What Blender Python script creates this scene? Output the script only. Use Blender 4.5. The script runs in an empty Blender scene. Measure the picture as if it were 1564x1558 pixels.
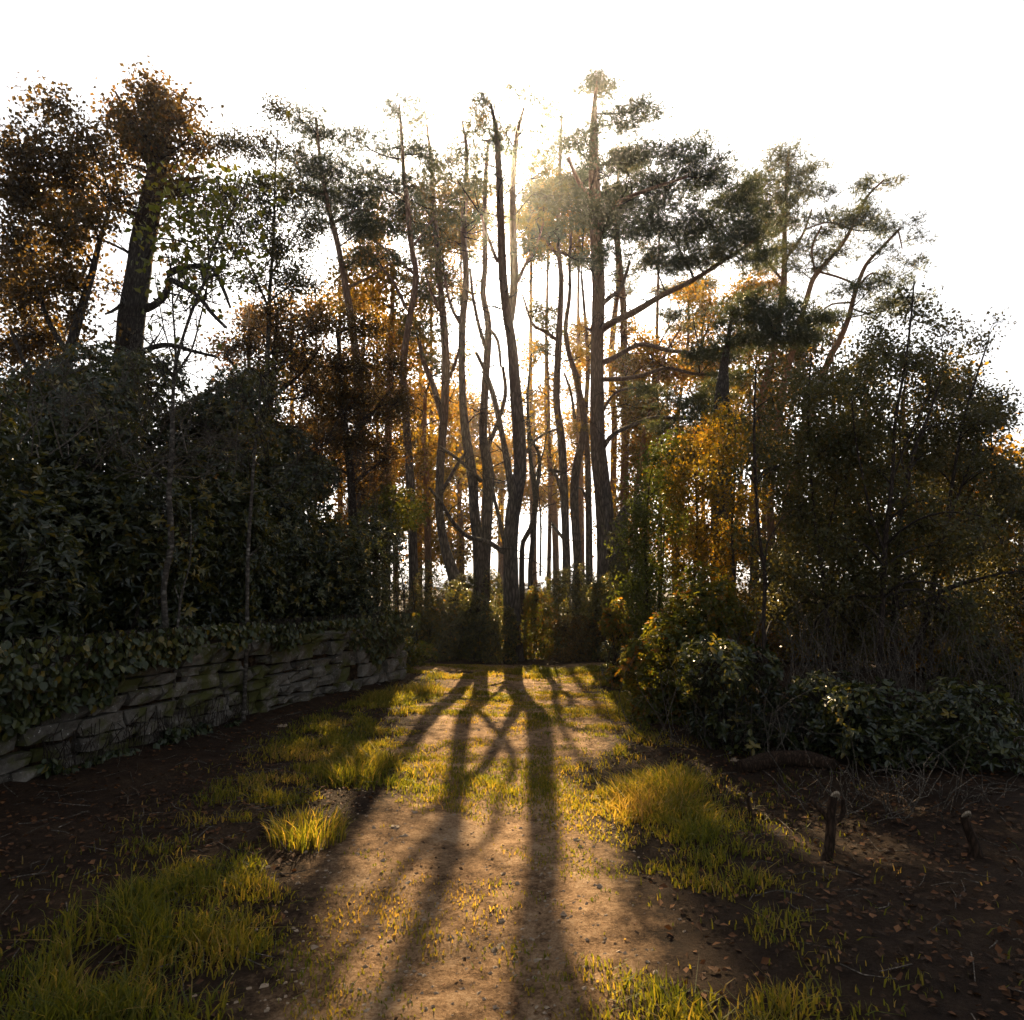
import bpy, math, random
import numpy as np
from mathutils import Vector, Matrix

# ------------------------------------------------------------------ camera, sky, sun, exposure
S = bpy.context.scene
COL = S.collection
rng = np.random.default_rng(11)
random.seed(11)
CAM_H = 1.6
FPX = 1032.0                       # focal length in photo pixels (photo 1564 px wide)
PITCH = math.atan(121.0 / FPX)     # horizon lies 121 px below the picture centre
cd = bpy.data.cameras.new('camera')
cam = bpy.data.objects.new('camera', cd)
COL.objects.link(cam)
cam.location = (0, 0, CAM_H)
cam.rotation_euler = (math.pi / 2 + PITCH, 0, 0)
cd.sensor_width = 36.0
cd.sensor_fit = 'HORIZONTAL'
cd.lens = 36.0 * FPX / 1564.0
cd.clip_start = 0.05
cd.clip_end = 2000.0
S.camera = cam

SUN_EL = math.radians(33.3)
SUN_AZ = math.radians(-1.0)        # from +Y towards +X
w = bpy.data.worlds.new('World')
S.world = w
w.use_nodes = True
nt = w.node_tree
bg = nt.nodes['Background']
sky = nt.nodes.new('ShaderNodeTexSky')
sky.sky_type = 'NISHITA'
sky.sun_disc = False
sky.sun_elevation = SUN_EL
sky.sun_rotation = SUN_AZ
sky.air_density = 1.0
sky.dust_density = 3.5
sky.ozone_density = 1.0
hs = nt.nodes.new('ShaderNodeHueSaturation')
hs.inputs['Saturation'].default_value = 0.35
nt.links.new(sky.outputs[0], hs.inputs['Color'])
nt.links.new(hs.outputs[0], bg.inputs['Color'])
bg.inputs['Strength'].default_value = 0.05

ld = bpy.data.lights.new('sun', 'SUN')
ld.energy = 5.0
ld.angle = math.radians(0.5)
ld.color = (1.0, 0.75, 0.43)
sun = bpy.data.objects.new('sun', ld)
COL.objects.link(sun)
sdir = Vector((math.sin(SUN_AZ) * math.cos(SUN_EL), math.cos(SUN_AZ) * math.cos(SUN_EL), math.sin(SUN_EL)))
sun.rotation_euler = (-sdir).to_track_quat('-Z', 'Y').to_euler()
sun.location = (0, 30, 30)
S.view_settings.view_transform = 'Standard'
S.view_settings.look = 'None'
S.view_settings.exposure = 2.0
S.view_settings.gamma = 1.0
S.view_settings.use_curve_mapping = False


def Wp(px, py, Y):
    """world point at forward distance Y seen at photo pixel (px, py)"""
    u = (px - 782.0) / FPX
    v = (779.0 - py) / FPX
    c, s = math.cos(PITCH), math.sin(PITCH)
    dy = c - v * s
    dz = s + v * c
    k = Y / dy
    return np.array([u * k, Y, CAM_H + dz * k])


# ------------------------------------------------------------------ small tools
def unit(a):
    return a / np.maximum(np.linalg.norm(a, axis=-1, keepdims=True), 1e-9)


_nz = np.random.default_rng(5)
_K = [(_nz.normal(size=(14, 3)), _nz.uniform(0, 6.28, 14)) for _ in range(6)]


def noise(p, f=1.0, seed=0):
    """smooth pseudo noise in about -1..1 at points p (N,3)"""
    K, ph = _K[seed % 6]
    p = np.atleast_2d(p) * f
    r = np.sin(p @ K.T * 1.3 + ph)
    return r.sum(axis=1) / 14.0 * 2.2


class MB:
    """collects vertices and faces, links them as one mesh object"""
    def __init__(self):
        self.v, self.f3, self.f4, self.t, self.n = [], [], [], [], 0

    def add(self, v, f, t=None):
        v = np.asarray(v, dtype=np.float64).reshape(-1, 3)
        f = np.asarray(f, dtype=np.int64) + self.n
        (self.f3 if f.shape[1] == 3 else self.f4).append(f)
        self.v.append(v)
        if t is None:
            t = np.full(len(v), 0.5)
        self.t.append(np.broadcast_to(np.asarray(t, dtype=np.float64), (len(v),)))
        self.n += len(v)

    def mesh(self, name, mat, base=(0, 0, 0), smooth=False):
        v = np.concatenate(self.v) - np.asarray(base)
        t = np.concatenate(self.t)
        f3 = np.concatenate(self.f3) if self.f3 else np.zeros((0, 3), int)
        f4 = np.concatenate(self.f4) if self.f4 else np.zeros((0, 4), int)
        me = bpy.data.meshes.new(name)
        me.vertices.add(len(v))
        me.vertices.foreach_set('co', v.astype(np.float32).ravel())
        loops = np.concatenate([f3.ravel(), f4.ravel()]).astype(np.int32)
        me.loops.add(len(loops))
        me.loops.foreach_set('vertex_index', loops)
        me.polygons.add(len(f3) + len(f4))
        st = np.concatenate([np.arange(len(f3)) * 3, len(f3) * 3 + np.arange(len(f4)) * 4]).astype(np.int32)
        me.polygons.foreach_set('loop_start', st)
        me.polygons.foreach_set('use_smooth', np.full(len(st), bool(smooth)))
        me.update(calc_edges=True)
        at = me.attributes.new('tint', 'FLOAT', 'POINT')
        at.data.foreach_set('value', t.astype(np.float32))
        for m in (mat if isinstance(mat, (list, tuple)) else [mat]):
            me.materials.append(m)
        return me

    def build(self, name, mat, parent=None, smooth=False, kind=None):
        base = parent.location if parent is not None else (0, 0, 0)
        o = bpy.data.objects.new(name, self.mesh(name, mat, base, smooth))
        COL.objects.link(o)
        if parent is not None:
            o.parent = parent
        if kind:
            o['kind'] = kind
        return o


def tag(o, label, cat, group=None):
    o['label'] = label
    o['category'] = cat
    if group:
        o['group'] = group
    return o


def thing(name, loc, label, cat, group=None):
    o = bpy.data.objects.new(name, None)
    o.empty_display_size = 0.2
    COL.objects.link(o)
    o.location = tuple(float(c) for c in loc)
    return tag(o, label, cat, group)


def catmull(P, R, step=0.12):
    """smooth resampling of a polyline with radii"""
    P = np.asarray(P, float)
    R = np.asarray(R, float)
    P2 = np.vstack([2 * P[0] - P[1], P, 2 * P[-1] - P[-2]])
    R2 = np.concatenate([[R[0]], R, [R[-1]]])
    op, orr = [], []
    for i in range(1, len(P2) - 2):
        n = max(2, int(np.linalg.norm(P2[i + 1] - P2[i]) / step))
        for t in np.arange(n) / n:
            a, b, c, d = P2[i - 1], P2[i], P2[i + 1], P2[i + 2]
            op.append(0.5 * ((2 * b) + (-a + c) * t + (2 * a - 5 * b + 4 * c - d) * t * t + (-a + 3 * b - 3 * c + d) * t ** 3))
            orr.append(R2[i] * (1 - t) + R2[i + 1] * t)
    op.append(P[-1])
    orr.append(R[-1])
    return np.array(op), np.array(orr)


def tube(mb, P, R, k=10, rough=0.0, cap=True):
    P = np.asarray(P, float)
    R = np.asarray(R, float)
    n = len(P)
    T = unit(np.gradient(P, axis=0))
    m = np.abs(T.mean(axis=0))
    ref = np.eye(3)[int(np.argmin(m))]
    U = unit(np.cross(T, ref))
    V = np.cross(T, U)
    a = np.arange(k) / k * 2 * math.pi
    ring = np.cos(a)[None, :, None] * U[:, None, :] + np.sin(a)[None, :, None] * V[:, None, :]
    rr = np.repeat(R[:, None], k, 1)
    if rough > 0:
        q = (P[:, None, :] + ring * R[:, None, None])
        f = q.reshape(-1, 3) * np.array([7.0, 7.0, 2.2])
        rr = rr * (1 + rough * (noise(f, 1.0, 1) + 0.6 * noise(f, 2.7, 2)).reshape(n, k))
    v = (P[:, None, :] + ring * rr[:, :, None]).reshape(-1, 3)
    i = np.arange(n - 1)[:, None] * k
    j = np.arange(k)[None, :]
    j2 = (j + 1) % k
    f = np.stack([i + j, i + j2, i + k + j2, i + k + j], -1).reshape(-1, 4)
    mb.add(v, f)
    if cap:
        for s, rev in ((0, True), (n - 1, False)):
            c = P[s]
            vv = np.vstack([v[s * k:(s + 1) * k], c])
            ff = np.array([[x, (x + 1) % k, k] for x in range(k)])
            if rev:
                ff = ff[:, ::-1]
            mb.add(vv, ff)


def twigs(mb, A, B, ra, rb, seg=3, bow=0.12, tint=0.5):
    """many thin three sided twigs from A to B"""
    M = len(A)
    if M == 0:
        return
    A = np.asarray(A, float)
    B = np.asarray(B, float)
    L = np.linalg.norm(B - A, axis=1, keepdims=True)
    t = np.linspace(0, 1, seg + 1)
    off = rng.normal(size=(M, 3)) * L * bow
    off2 = rng.normal(size=(M, seg + 1, 3)) * L[:, None, :] * 0.03
    off2[:, 0] = 0
    off2[:, -1] = 0
    P = A[:, None, :] * (1 - t)[None, :, None] + B[:, None, :] * t[None, :, None] + off[:, None, :] * (4 * t * (1 - t))[None, :, None] + off2
    T = unit(np.gradient(P, axis=1))
    ref = unit(rng.normal(size=(M, 1, 3)))
    U = unit(np.cross(T, ref))
    V = np.cross(T, U)
    ra = np.broadcast_to(ra, (M,))
    rb = np.broadcast_to(rb, (M,))
    R = ra[:, None] * (1 - t)[None, :] + rb[:, None] * t[None, :]
    a = np.arange(3) / 3 * 2 * math.pi
    v = P[:, :, None, :] + R[:, :, None, None] * (np.cos(a)[None, None, :, None] * U[:, :, None, :] + np.sin(a)[None, None, :, None] * V[:, :, None, :])
    o = np.arange(M)[:, None, None] * (seg + 1) * 3
    i = np.arange(seg)[None, :, None] * 3
    j = np.arange(3)[None, None, :]
    j2 = (j + 1) % 3
    f = np.stack([o + i + j, o + i + j2, o + i + 3 + j2, o + i + 3 + j], -1).reshape(-1, 4)
    mb.add(v.reshape(-1, 3), f, tint)


def leaves(mb, pos, ax, nr, L, W, tint, hexa=False, fold=0.16, droop=0.1):
    N = len(pos)
    if N == 0:
        return
    ax = unit(ax)
    s = unit(np.cross(ax, nr))
    n = np.cross(s, ax)
    L = np.broadcast_to(L, (N,))[:, None]
    W = np.broadcast_to(W, (N,))[:, None]
    dz = np.array([0, 0, -1.0])
    tip = pos + ax * L + dz * L * droop
    t = np.broadcast_to(tint, (N,))
    if not hexa:
        l = pos + ax * L * 0.45 + s * W * 0.5 + n * W * fold
        r = pos + ax * L * 0.45 - s * W * 0.5 + n * W * fold
        v = np.stack([pos, r, tip, l], 1).reshape(-1, 3)
        o = np.arange(N)[:, None] * 4
        f = np.concatenate([o + np.array([[0, 1, 2]]), o + np.array([[0, 2, 3]])])
        mb.add(v, f, np.repeat(t, 4))
    else:
        m1 = pos + ax * L * 0.3
        m2 = pos + ax * L * 0.68 + dz * L * droop * 0.4
        l1 = m1 + s * W * 0.46 + n * W * fold
        r1 = m1 - s * W * 0.46 + n * W * fold
        l2 = m2 + s * W * 0.42 + n * W * fold
        r2 = m2 - s * W * 0.42 + n * W * fold
        v = np.stack([pos, r1, r2, tip, l2, l1], 1).reshape(-1, 3)
        o = np.arange(N)[:, None] * 6
        f = np.concatenate([o + np.array([q]) for q in ([[0, 1, 2]], [[0, 2, 3]], [[0, 3, 4]], [[0, 4, 5]])], 0) if False else \
            np.concatenate([o + np.array([0, 1, 2]), o + np.array([0, 2, 3]), o + np.array([0, 3, 4]), o + np.array([0, 4, 5])])
        mb.add(v, f, np.repeat(t, 6))


def needles(mb, pos, ax, L, tint, k=8, wid=0.05, spread=0.75):
    """pine tufts: k needle bundles per tuft"""
    N = len(pos)
    if N == 0:
        return
    d = unit(ax[:, None, :] * 0.7 + rng.normal(size=(N, k, 3)) * spread)
    s = unit(np.cross(d, rng.normal(size=(N, k, 3))))
    L = np.broadcast_to(L, (N,))[:, None, None] * rng.uniform(0.7, 1.15, (N, k, 1))
    p = np.broadcast_to(pos[:, None, :], (N, k, 3))
    a = p + s * L * wid
    b = p - s * L * wid
    c = p + d * L
    v = np.stack([a, b, c], 2).reshape(-1, 3)
    f = np.arange(N * k * 3).reshape(-1, 3)
    mb.add(v, f, np.repeat(np.broadcast_to(tint, (N,)), k * 3))


# ------------------------------------------------------------------ materials
def nodes(name):
    m = bpy.data.materials.new(name)
    m.use_nodes = True
    t = m.node_tree
    p = t.nodes['Principled BSDF']
    return m, t, p


def ramp(t, fac, stops):
    r = t.nodes.new('ShaderNodeValToRGB')
    e = r.color_ramp.elements
    while len(e) < len(stops):
        e.new(0.5)
    for el, (pos, c) in zip(e, stops):
        el.position = pos
        el.color = (*c, 1)
    t.links.new(fac, r.inputs[0])
    return r


def leaf_mat(name, stops, trans=0.45, gain=1.6, warm=(1.0, 0.85, 0.35), rough=0.45, spec=0.35):
    m, t, p = nodes(name)
    a = t.nodes.new('ShaderNodeAttribute')
    a.attribute_name = 'tint'
    r = ramp(t, a.outputs['Fac'], stops)
    t.links.new(r.outputs[0], p.inputs['Base Color'])
    p.inputs['Roughness'].default_value = rough
    p.inputs['Specular IOR Level'].default_value = spec
    tr = t.nodes.new('ShaderNodeBsdfTranslucent')
    mx = t.nodes.new('ShaderNodeMix')
    mx.data_type = 'RGBA'
    mx.blend_type = 'MULTIPLY'
    mx.inputs[0].default_value = 1.0
    t.links.new(r.outputs[0], mx.inputs[6])
    mx.inputs[7].default_value = (warm[0] * gain, warm[1] * gain, warm[2] * gain, 1)
    t.links.new(mx.outputs[2], tr.inputs['Color'])
    ms = t.nodes.new('ShaderNodeMixShader')
    ms.inputs[0].default_value = trans
    t.links.new(p.outputs[0], ms.inputs[1])
    t.links.new(tr.outputs[0], ms.inputs[2])
    t.links.new(ms.outputs[0], t.nodes['Material Output'].inputs['Surface'])
    return m


def bark_mat(name, c1, c2, upper=None, z0=3.0, z1=8.0, scale=(9, 9, 1.6), bump=0.6, patch=None):
    m, t, p = nodes(name)
    tc = t.nodes.new('ShaderNodeTexCoord')
    mp = t.nodes.new('ShaderNodeMapping')
    mp.inputs['Scale'].default_value = scale
    t.links.new(tc.outputs['Object'], mp.inputs[0])
    vo = t.nodes.new('ShaderNodeTexVoronoi')
    vo.feature = 'DISTANCE_TO_EDGE'
    vo.inputs['Scale'].default_value = 2.2
    no = t.nodes.new('ShaderNodeTexNoise')
    no.inputs['Scale'].default_value = 2.5
    no.inputs['Detail'].default_value = 8
    no.inputs['Roughness'].default_value = 0.7
    t.links.new(mp.outputs[0], no.inputs['Vector'])
    ad = t.nodes.new('ShaderNodeVectorMath')
    ad.operation = 'MULTIPLY_ADD'
    ad.inputs[1].default_value = (0.6, 0.6, 0.6)
    t.links.new(no.outputs['Color'], ad.inputs[0])
    t.links.new(mp.outputs[0], ad.inputs[2])
    t.links.new(ad.outputs[0], vo.inputs['Vector'])
    ml = t.nodes.new('ShaderNodeMath')
    ml.operation = 'MULTIPLY'
    ml.inputs[1].default_value = 2.2
    t.links.new(vo.outputs['Distance'], ml.inputs[0])
    ma = t.nodes.new('ShaderNodeMath')
    ma.operation = 'MULTIPLY'
    ma.use_clamp = True
    t.links.new(ml.outputs[0], ma.inputs[0])
    t.links.new(no.outputs['Fac'], ma.inputs[1])
    r = ramp(t, ma.outputs[0], [(0.02, tuple(x * 0.35 for x in c1)), (0.25, c1), (0.75, c2)])
    col = r.outputs[0]
    if upper:
        sx = t.nodes.new('ShaderNodeSeparateXYZ')
        t.links.new(tc.outputs['Object'], sx.inputs[0])
        mr = t.nodes.new('ShaderNodeMapRange')
        mr.inputs['From Min'].default_value = z0
        mr.inputs['From Max'].default_value = z1
        t.links.new(sx.outputs['Z'], mr.inputs[0])
        r2 = ramp(t, ma.outputs[0], [(0.0, tuple(x * 0.5 for x in upper)), (0.4, upper)])
        mx = t.nodes.new('ShaderNodeMix')
        mx.data_type = 'RGBA'
        t.links.new(mr.outputs[0], mx.inputs[0])
        t.links.new(col, mx.inputs[6])
        t.links.new(r2.outputs[0], mx.inputs[7])
        col = mx.outputs[2]
    t.links.new(col, p.inputs['Base Color'])
    p.inputs['Roughness'].default_value = 0.9
    p.inputs['Specular IOR Level'].default_value = 0.15
    b = t.nodes.new('ShaderNodeBump')
    b.inputs['Strength'].default_value = bump
    b.inputs['Distance'].default_value = 0.03
    t.links.new(ma.outputs[0], b.inputs['Height'])
    t.links.new(b.outputs[0], p.inputs['Normal'])
    return m


def earth_mat(name):
    """dark litter soil turning to bare sandy earth where the track is worn"""
    m, t, p = nodes(name)
    tc = t.nodes.new('ShaderNodeTexCoord')
    ns = []
    for sc, de, ro in ((1.4, 5, .6), (9.0, 6, .7), (55.0, 8, .8)):
        a = t.nodes.new('ShaderNodeTexNoise')
        a.inputs['Scale'].default_value = sc
        a.inputs['Detail'].default_value = de
        a.inputs['Roughness'].default_value = ro
        t.links.new(tc.outputs['Object'], a.inputs['Vector'])
        ns.append(a.outputs['Fac'])

    def mad(a, k, b):
        n = t.nodes.new('ShaderNodeMath')
        n.operation = 'MULTIPLY_ADD'
        t.links.new(a, n.inputs[0])
        n.inputs[1].default_value = k
        if isinstance(b, float):
            n.inputs[2].default_value = b
        else:
            t.links.new(b, n.inputs[2])
        return n.outputs[0]
    h = mad(ns[2], .5, mad(ns[1], .35, mad(ns[0], .3, -.08)))
    at = t.nodes.new('ShaderNodeAttribute')
    at.attribute_name = 'tint'
    soil = ramp(t, h, [(.38, (.016, .010, .007)), (.52, (.042, .025, .015)), (.68, (.085, .055, .032))])
    earth = ramp(t, h, [(.36, (.05, .028, .015)), (.43, (.16, .09, .045)), (.52, (.35, .215, .115)), (.63, (.54, .38, .235))])
    fac = mad(at.outputs['Fac'], 1.9, mad(ns[1], 1.7, -1.75))
    cl = t.nodes.new('ShaderNodeClamp')
    t.links.new(fac, cl.inputs[0])
    mx = t.nodes.new('ShaderNodeMix')
    mx.data_type = 'RGBA'
    t.links.new(cl.outputs[0], mx.inputs[0])
    t.links.new(soil.outputs[0], mx.inputs[6])
    t.links.new(earth.outputs[0], mx.inputs[7])
    t.links.new(mx.outputs[2], p.inputs['Base Color'])
    p.inputs['Roughness'].default_value = .95
    p.inputs['Specular IOR Level'].default_value = .1
    bu = t.nodes.new('ShaderNodeBump')
    bu.inputs['Strength'].default_value = 1.0
    bu.inputs['Distance'].default_value = .08
    t.links.new(h, bu.inputs['Height'])
    t.links.new(bu.outputs[0], p.inputs['Normal'])
    return m


M = {}
M['pine_needles'] = leaf_mat('pine_needles', [(0, (.034, .045, .03)), (.5, (.05, .064, .036)), (.8, (.085, .085, .028)), (1, (.15, .10, .025))], trans=.4, gain=2.6)
M['gold_leaf'] = leaf_mat('gold_leaf', [(0, (.05, .055, .012)), (.4, (.12, .085, .014)), (.75, (.17, .10, .012)), (1, (.20, .075, .01))], trans=.55, gain=3.0, warm=(1, .8, .25))
M['brown_leaf'] = leaf_mat('brown_leaf', [(0, (.035, .03, .014)), (.5, (.07, .05, .018)), (.8, (.13, .07, .015)), (1, (.19, .075, .01))], trans=.5, gain=2.7, warm=(1, .75, .3))
M['birch_leaf'] = leaf_mat('birch_leaf', [(0, (.035, .042, .016)), (.5, (.065, .062, .02)), (.8, (.11, .08, .018)), (1, (.17, .085, .015))], trans=.45, gain=2.0, rough=.4, warm=(1, .82, .5))
M['laurel_leaf'] = leaf_mat('laurel_leaf', [(0, (.012, .018, .008)), (.45, (.032, .042, .015)), (.78, (.075, .08, .022)), (1, (.17, .13, .025))], trans=.3, gain=2.6, rough=.34, spec=.6)
M['shrub_leaf'] = leaf_mat('shrub_leaf', [(0, (.025, .03, .014)), (.5, (.05, .055, .02)), (.8, (.10, .085, .022)), (1, (.17, .10, .02))], trans=.45, gain=3.0, rough=.36, spec=.6)
M['hazel_leaf'] = leaf_mat('hazel_leaf', [(0, (.04, .055, .014)), (.5, (.07, .08, .016)), (.85, (.13, .11, .018)), (1, (.18, .085, .014))], trans=.5, gain=2.4, warm=(1, .88, .3))
M['ivy_leaf'] = leaf_mat('ivy_leaf', [(0, (.016, .026, .01)), (.55, (.038, .05, .015)), (.85, (.085, .088, .02)), (1, (.15, .11, .02))], trans=.25, gain=2.0, rough=.4, spec=.45)
M['grass'] = leaf_mat('grass', [(0, (.05, .065, .012)), (.45, (.12, .12, .02)), (.75, (.2, .155, .032)), (1, (.30, .20, .08))], trans=.5, gain=2.3, warm=(1, .86, .28), rough=.6, spec=.2)
M['litter'] = leaf_mat('litter', [(0, (.025, .014, .008)), (.5, (.055, .028, .014)), (.85, (.11, .045, .018)), (1, (.17, .08, .035))], trans=.15, gain=1.5, rough=.8, spec=.15)
M['pine_bark'] = bark_mat('pine_bark', (.095, .075, .062), (.21, .175, .15), upper=(.27, .165, .105), z0=4.0, z1=9.0)
M['pine_bark_far'] = bark_mat('pine_bark_far', (.11, .075, .05), (.2, .14, .095), upper=(.32, .15, .07), z0=1.5, z1=6.0)
M['oak_bark'] = bark_mat('oak_bark', (.06, .05, .042), (.14, .115, .095), upper=(.16, .075, .03), z0=6.0, z1=9.5, scale=(14, 14, 3))
M['birch_bark'] = bark_mat('birch_bark', (.10, .085, .07), (.34, .31, .27), scale=(5, 5, 9), bump=.25)
M['sapling_bark'] = bark_mat('sapling_bark', (.05, .035, .027), (.11, .08, .062), scale=(20, 20, 5), bump=.3)
M['twig'] = bark_mat('twig', (.04, .03, .024), (.085, .066, .05), scale=(20, 20, 20), bump=0.0)
M['pale_twig'] = bark_mat('pale_twig', (.11, .09, .07), (.27, .22, .175), scale=(20, 20, 20), bump=0.0)
M['stump_bark'] = bark_mat('stump_bark', (.045, .026, .016), (.10, .06, .035), scale=(18, 18, 5), bump=.5)
M['ground'] = earth_mat('ground')
M['path'] = earth_mat('path')


def cut_wood():
    m, t, p = nodes('cut_wood')
    tc = t.nodes.new('ShaderNodeTexCoord')
    wv = t.nodes.new('ShaderNodeTexWave')
    wv.wave_type = 'RINGS'
    wv.rings_direction = 'Z'
    wv.inputs['Scale'].default_value = 30
    wv.inputs['Distortion'].default_value = 2.0
    t.links.new(tc.outputs['Object'], wv.inputs['Vector'])
    r = ramp(t, wv.outputs['Fac'], [(0, (.26, .19, .12)), (1, (.42, .34, .25))])
    t.links.new(r.outputs[0], p.inputs['Base Color'])
    p.inputs['Roughness'].default_value = .8
    return m


def stone_mat():
    m, t, p = nodes('wall_stone')
    tc = t.nodes.new('ShaderNodeTexCoord')
    ge = t.nodes.new('ShaderNodeNewGeometry')
    oi = t.nodes.new('ShaderNodeObjectInfo')
    a = t.nodes.new('ShaderNodeTexNoise')
    a.inputs['Scale'].default_value = 8
    a.inputs['Detail'].default_value = 14
    a.inputs['Roughness'].default_value = .82
    t.links.new(ge.outputs['Position'], a.inputs['Vector'])
    r = ramp(t, a.outputs['Fac'], [(.32, (.045, .038, .03)), (.5, (.14, .122, .10)), (.7, (.27, .245, .21))])
    # tone of each stone
    tn = t.nodes.new('ShaderNodeMapRange')
    tn.inputs['To Min'].default_value = .65
    tn.inputs['To Max'].default_value = 1.15
    t.links.new(oi.outputs['Random'], tn.inputs[0])
    vm = t.nodes.new('ShaderNodeVectorMath')
    vm.operation = 'SCALE'
    t.links.new(r.outputs[0], vm.inputs[0])
    t.links.new(tn.outputs[0], vm.inputs['Scale'])
    # pale lichen specks
    sp = t.nodes.new('ShaderNodeTexNoise')
    sp.inputs['Scale'].default_value = 45
    sp.inputs['Detail'].default_value = 3
    t.links.new(ge.outputs['Position'], sp.inputs['Vector'])
    sr = ramp(t, sp.outputs['Fac'], [(.66, (0, 0, 0)), (.72, (1, 1, 1))])
    m1 = t.nodes.new('ShaderNodeMix')
    m1.data_type = 'RGBA'
    t.links.new(sr.outputs[0], m1.inputs[0])
    t.links.new(vm.outputs[0], m1.inputs[6])
    m1.inputs[7].default_value = (.55, .53, .48, 1)
    # moss
    ms = t.nodes.new('ShaderNodeTexNoise')
    ms.inputs['Scale'].default_value = 2.3
    ms.inputs['Detail'].default_value = 9
    ms.inputs['Roughness'].default_value = .65
    t.links.new(ge.outputs['Position'], ms.inputs['Vector'])
    mr = ramp(t, ms.outputs['Fac'], [(.46, (0, 0, 0)), (.56, (1, 1, 1))])
    m2 = t.nodes.new('ShaderNodeMix')
    m2.data_type = 'RGBA'
    t.links.new(mr.outputs[0], m2.inputs[0])
    t.links.new(m1.outputs[2], m2.inputs[6])
    m2.inputs[7].default_value = (.075, .075, .022, 1)
    t.links.new(m2.outputs[2], p.inputs['Base Color'])
    p.inputs['Roughness'].default_value = .92
    p.inputs['Specular IOR Level'].default_value = .2
    b = t.nodes.new('ShaderNodeBump')
    b.inputs['Strength'].default_value = .8
    b.inputs['Distance'].default_value = .03
    t.links.new(a.outputs['Fac'], b.inputs['Height'])
    t.links.new(b.outputs[0], p.inputs['Normal'])
    return m


def pebble_mat():
    m, t, p = nodes('pebble')
    a = t.nodes.new('ShaderNodeTexNoise')
    a.inputs['Scale'].default_value = 40
    a.inputs['Detail'].default_value = 6
    r = ramp(t, a.outputs['Fac'], [(.3, (.17, .115, .07)), (.7, (.36, .265, .175))])
    t.links.new(r.outputs[0], p.inputs['Base Color'])
    p.inputs['Roughness'].default_value = .85
    return m


M['pebble'] = pebble_mat()
M['cut_wood'] = cut_wood()
M['wall_stone'] = stone_mat()

# ------------------------------------------------------------------ the wall line, ground and path
WALL = np.array([(-4.95, 1.2), (-4.35, 3.6), (-3.95, 5.2), (-3.55, 6.6), (-3.15, 8.3), (-2.65, 9.8), (-2.0, 11.5), (-1.85, 12.0), (-2.2, 12.6), (-3.6, 13.4)])
WH = 0.98                         # height of the wall
_seg = np.diff(WALL, axis=0)
_len = np.linalg.norm(_seg, axis=1)
_cum = np.concatenate([[0], np.cumsum(_len)])


def wall_at(s):
    """point and outward normal of the wall face at arc length s"""
    s = np.clip(np.atleast_1d(s), 0, _cum[-1] - 1e-6)
    i = np.searchsorted(_cum, s, side='right') - 1
    i = np.clip(i, 0, len(_len) - 1)
    f = ((s - _cum[i]) / _len[i])[:, None]
    p = WALL[i] * (1 - f) + WALL[i + 1] * f
    # smoothed tangent
    a = np.clip(s - 0.35, 0, _cum[-1])
    b = np.clip(s + 0.35, 0, _cum[-1])
    pa = np.stack([np.interp(a, _cum, WALL[:, 0]), np.interp(a, _cum, WALL[:, 1])], 1)
    pb = np.stack([np.interp(b, _cum, WALL[:, 0]), np.interp(b, _cum, WALL[:, 1])], 1)
    t = pb - pa
    t /= np.linalg.norm(t, axis=1, keepdims=True)
    n = np.stack([t[:, 1], -t[:, 0]], 1)
    return p, n


def wall_dist(x, y):
    """distance to the wall line, positive in front (the path side)"""
    P = np.stack([x, y], -1)
    best = np.full(x.shape, 1e9)
    sg = np.ones(x.shape)
    for i in range(len(_len)):
        a = WALL[i]
        d = _seg[i]
        t = np.clip(((P - a) @ d) / _len[i] ** 2, 0, 1)
        q = a + t[..., None] * d
        e = P - q
        dist = np.linalg.norm(e, axis=-1)
        side = np.sign(e[..., 0] * d[1] - e[..., 1] * d[0])
        m = dist < best
        best = np.where(m, dist, best)
        sg = np.where(m, side, sg)
    return best * np.where(sg == 0, 1, sg)


def gh(x, y):
    """height of the ground"""
    x = np.asarray(x, float)
    y = np.asarray(y, float)
    p = np.stack([x.ravel(), y.ravel(), np.zeros(x.size)], 1)
    near = np.clip(1 - np.hypot(x, y - 8) / 40, 0, 1)
    z = (0.035 * noise(p, 0.9, 0) + 0.016 * noise(p, 3.2, 1) + 0.014 * noise(p * np.array([.6, 1.5, 1]), 6.0, 2) + .011 * noise(p * np.array([.45, 1.3, 1]), 15.0, 4)).reshape(x.shape) * near
    d = wall_dist(x, y)
    z = z + np.where(d < -0.18, 0.88 + 0.12 * np.clip(-d - 0.2, 0, 5), 0) * np.clip((60 + x) / 40, 0, 1)
    z = z + 0.10 * np.exp(-np.clip(d, 0, 3) / 0.35) * (d >= -0.18)
    # the track is worn a little below its verges
    z = z - 0.05 * np.exp(-((x + 0.15 - 0.03 * y) / 1.0) ** 2) * near
    z = z + 0.22 * np.clip((x - 2.2) / 2.0, 0, 1.4) * near
    return z


def gz(x, y):
    return float(gh(np.array([x]), np.array([y]))[0])


def path_mask(x, y):
    """true where the bare track runs"""
    p = np.stack([x, y, np.zeros_like(x)], -1).reshape(-1, 3)
    wob = (0.22 * noise(p, 1.1, 3) + 0.12 * noise(p, 3.5, 4)).reshape(x.shape)
    lft = -1.05 - 0.03 * (y - 4)
    rgt = 0.62 + 0.13 * (y - 4)
    a = (x > lft + wob) & (x < rgt + wob) & (y < 13.2 + wob) & (y > -6)
    b = (np.abs(y - 14.3 - 0.05 * x) < 0.75 + wob * .5) & (x < 2.0 + wob) & (x > -14)
    return a | b


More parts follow.
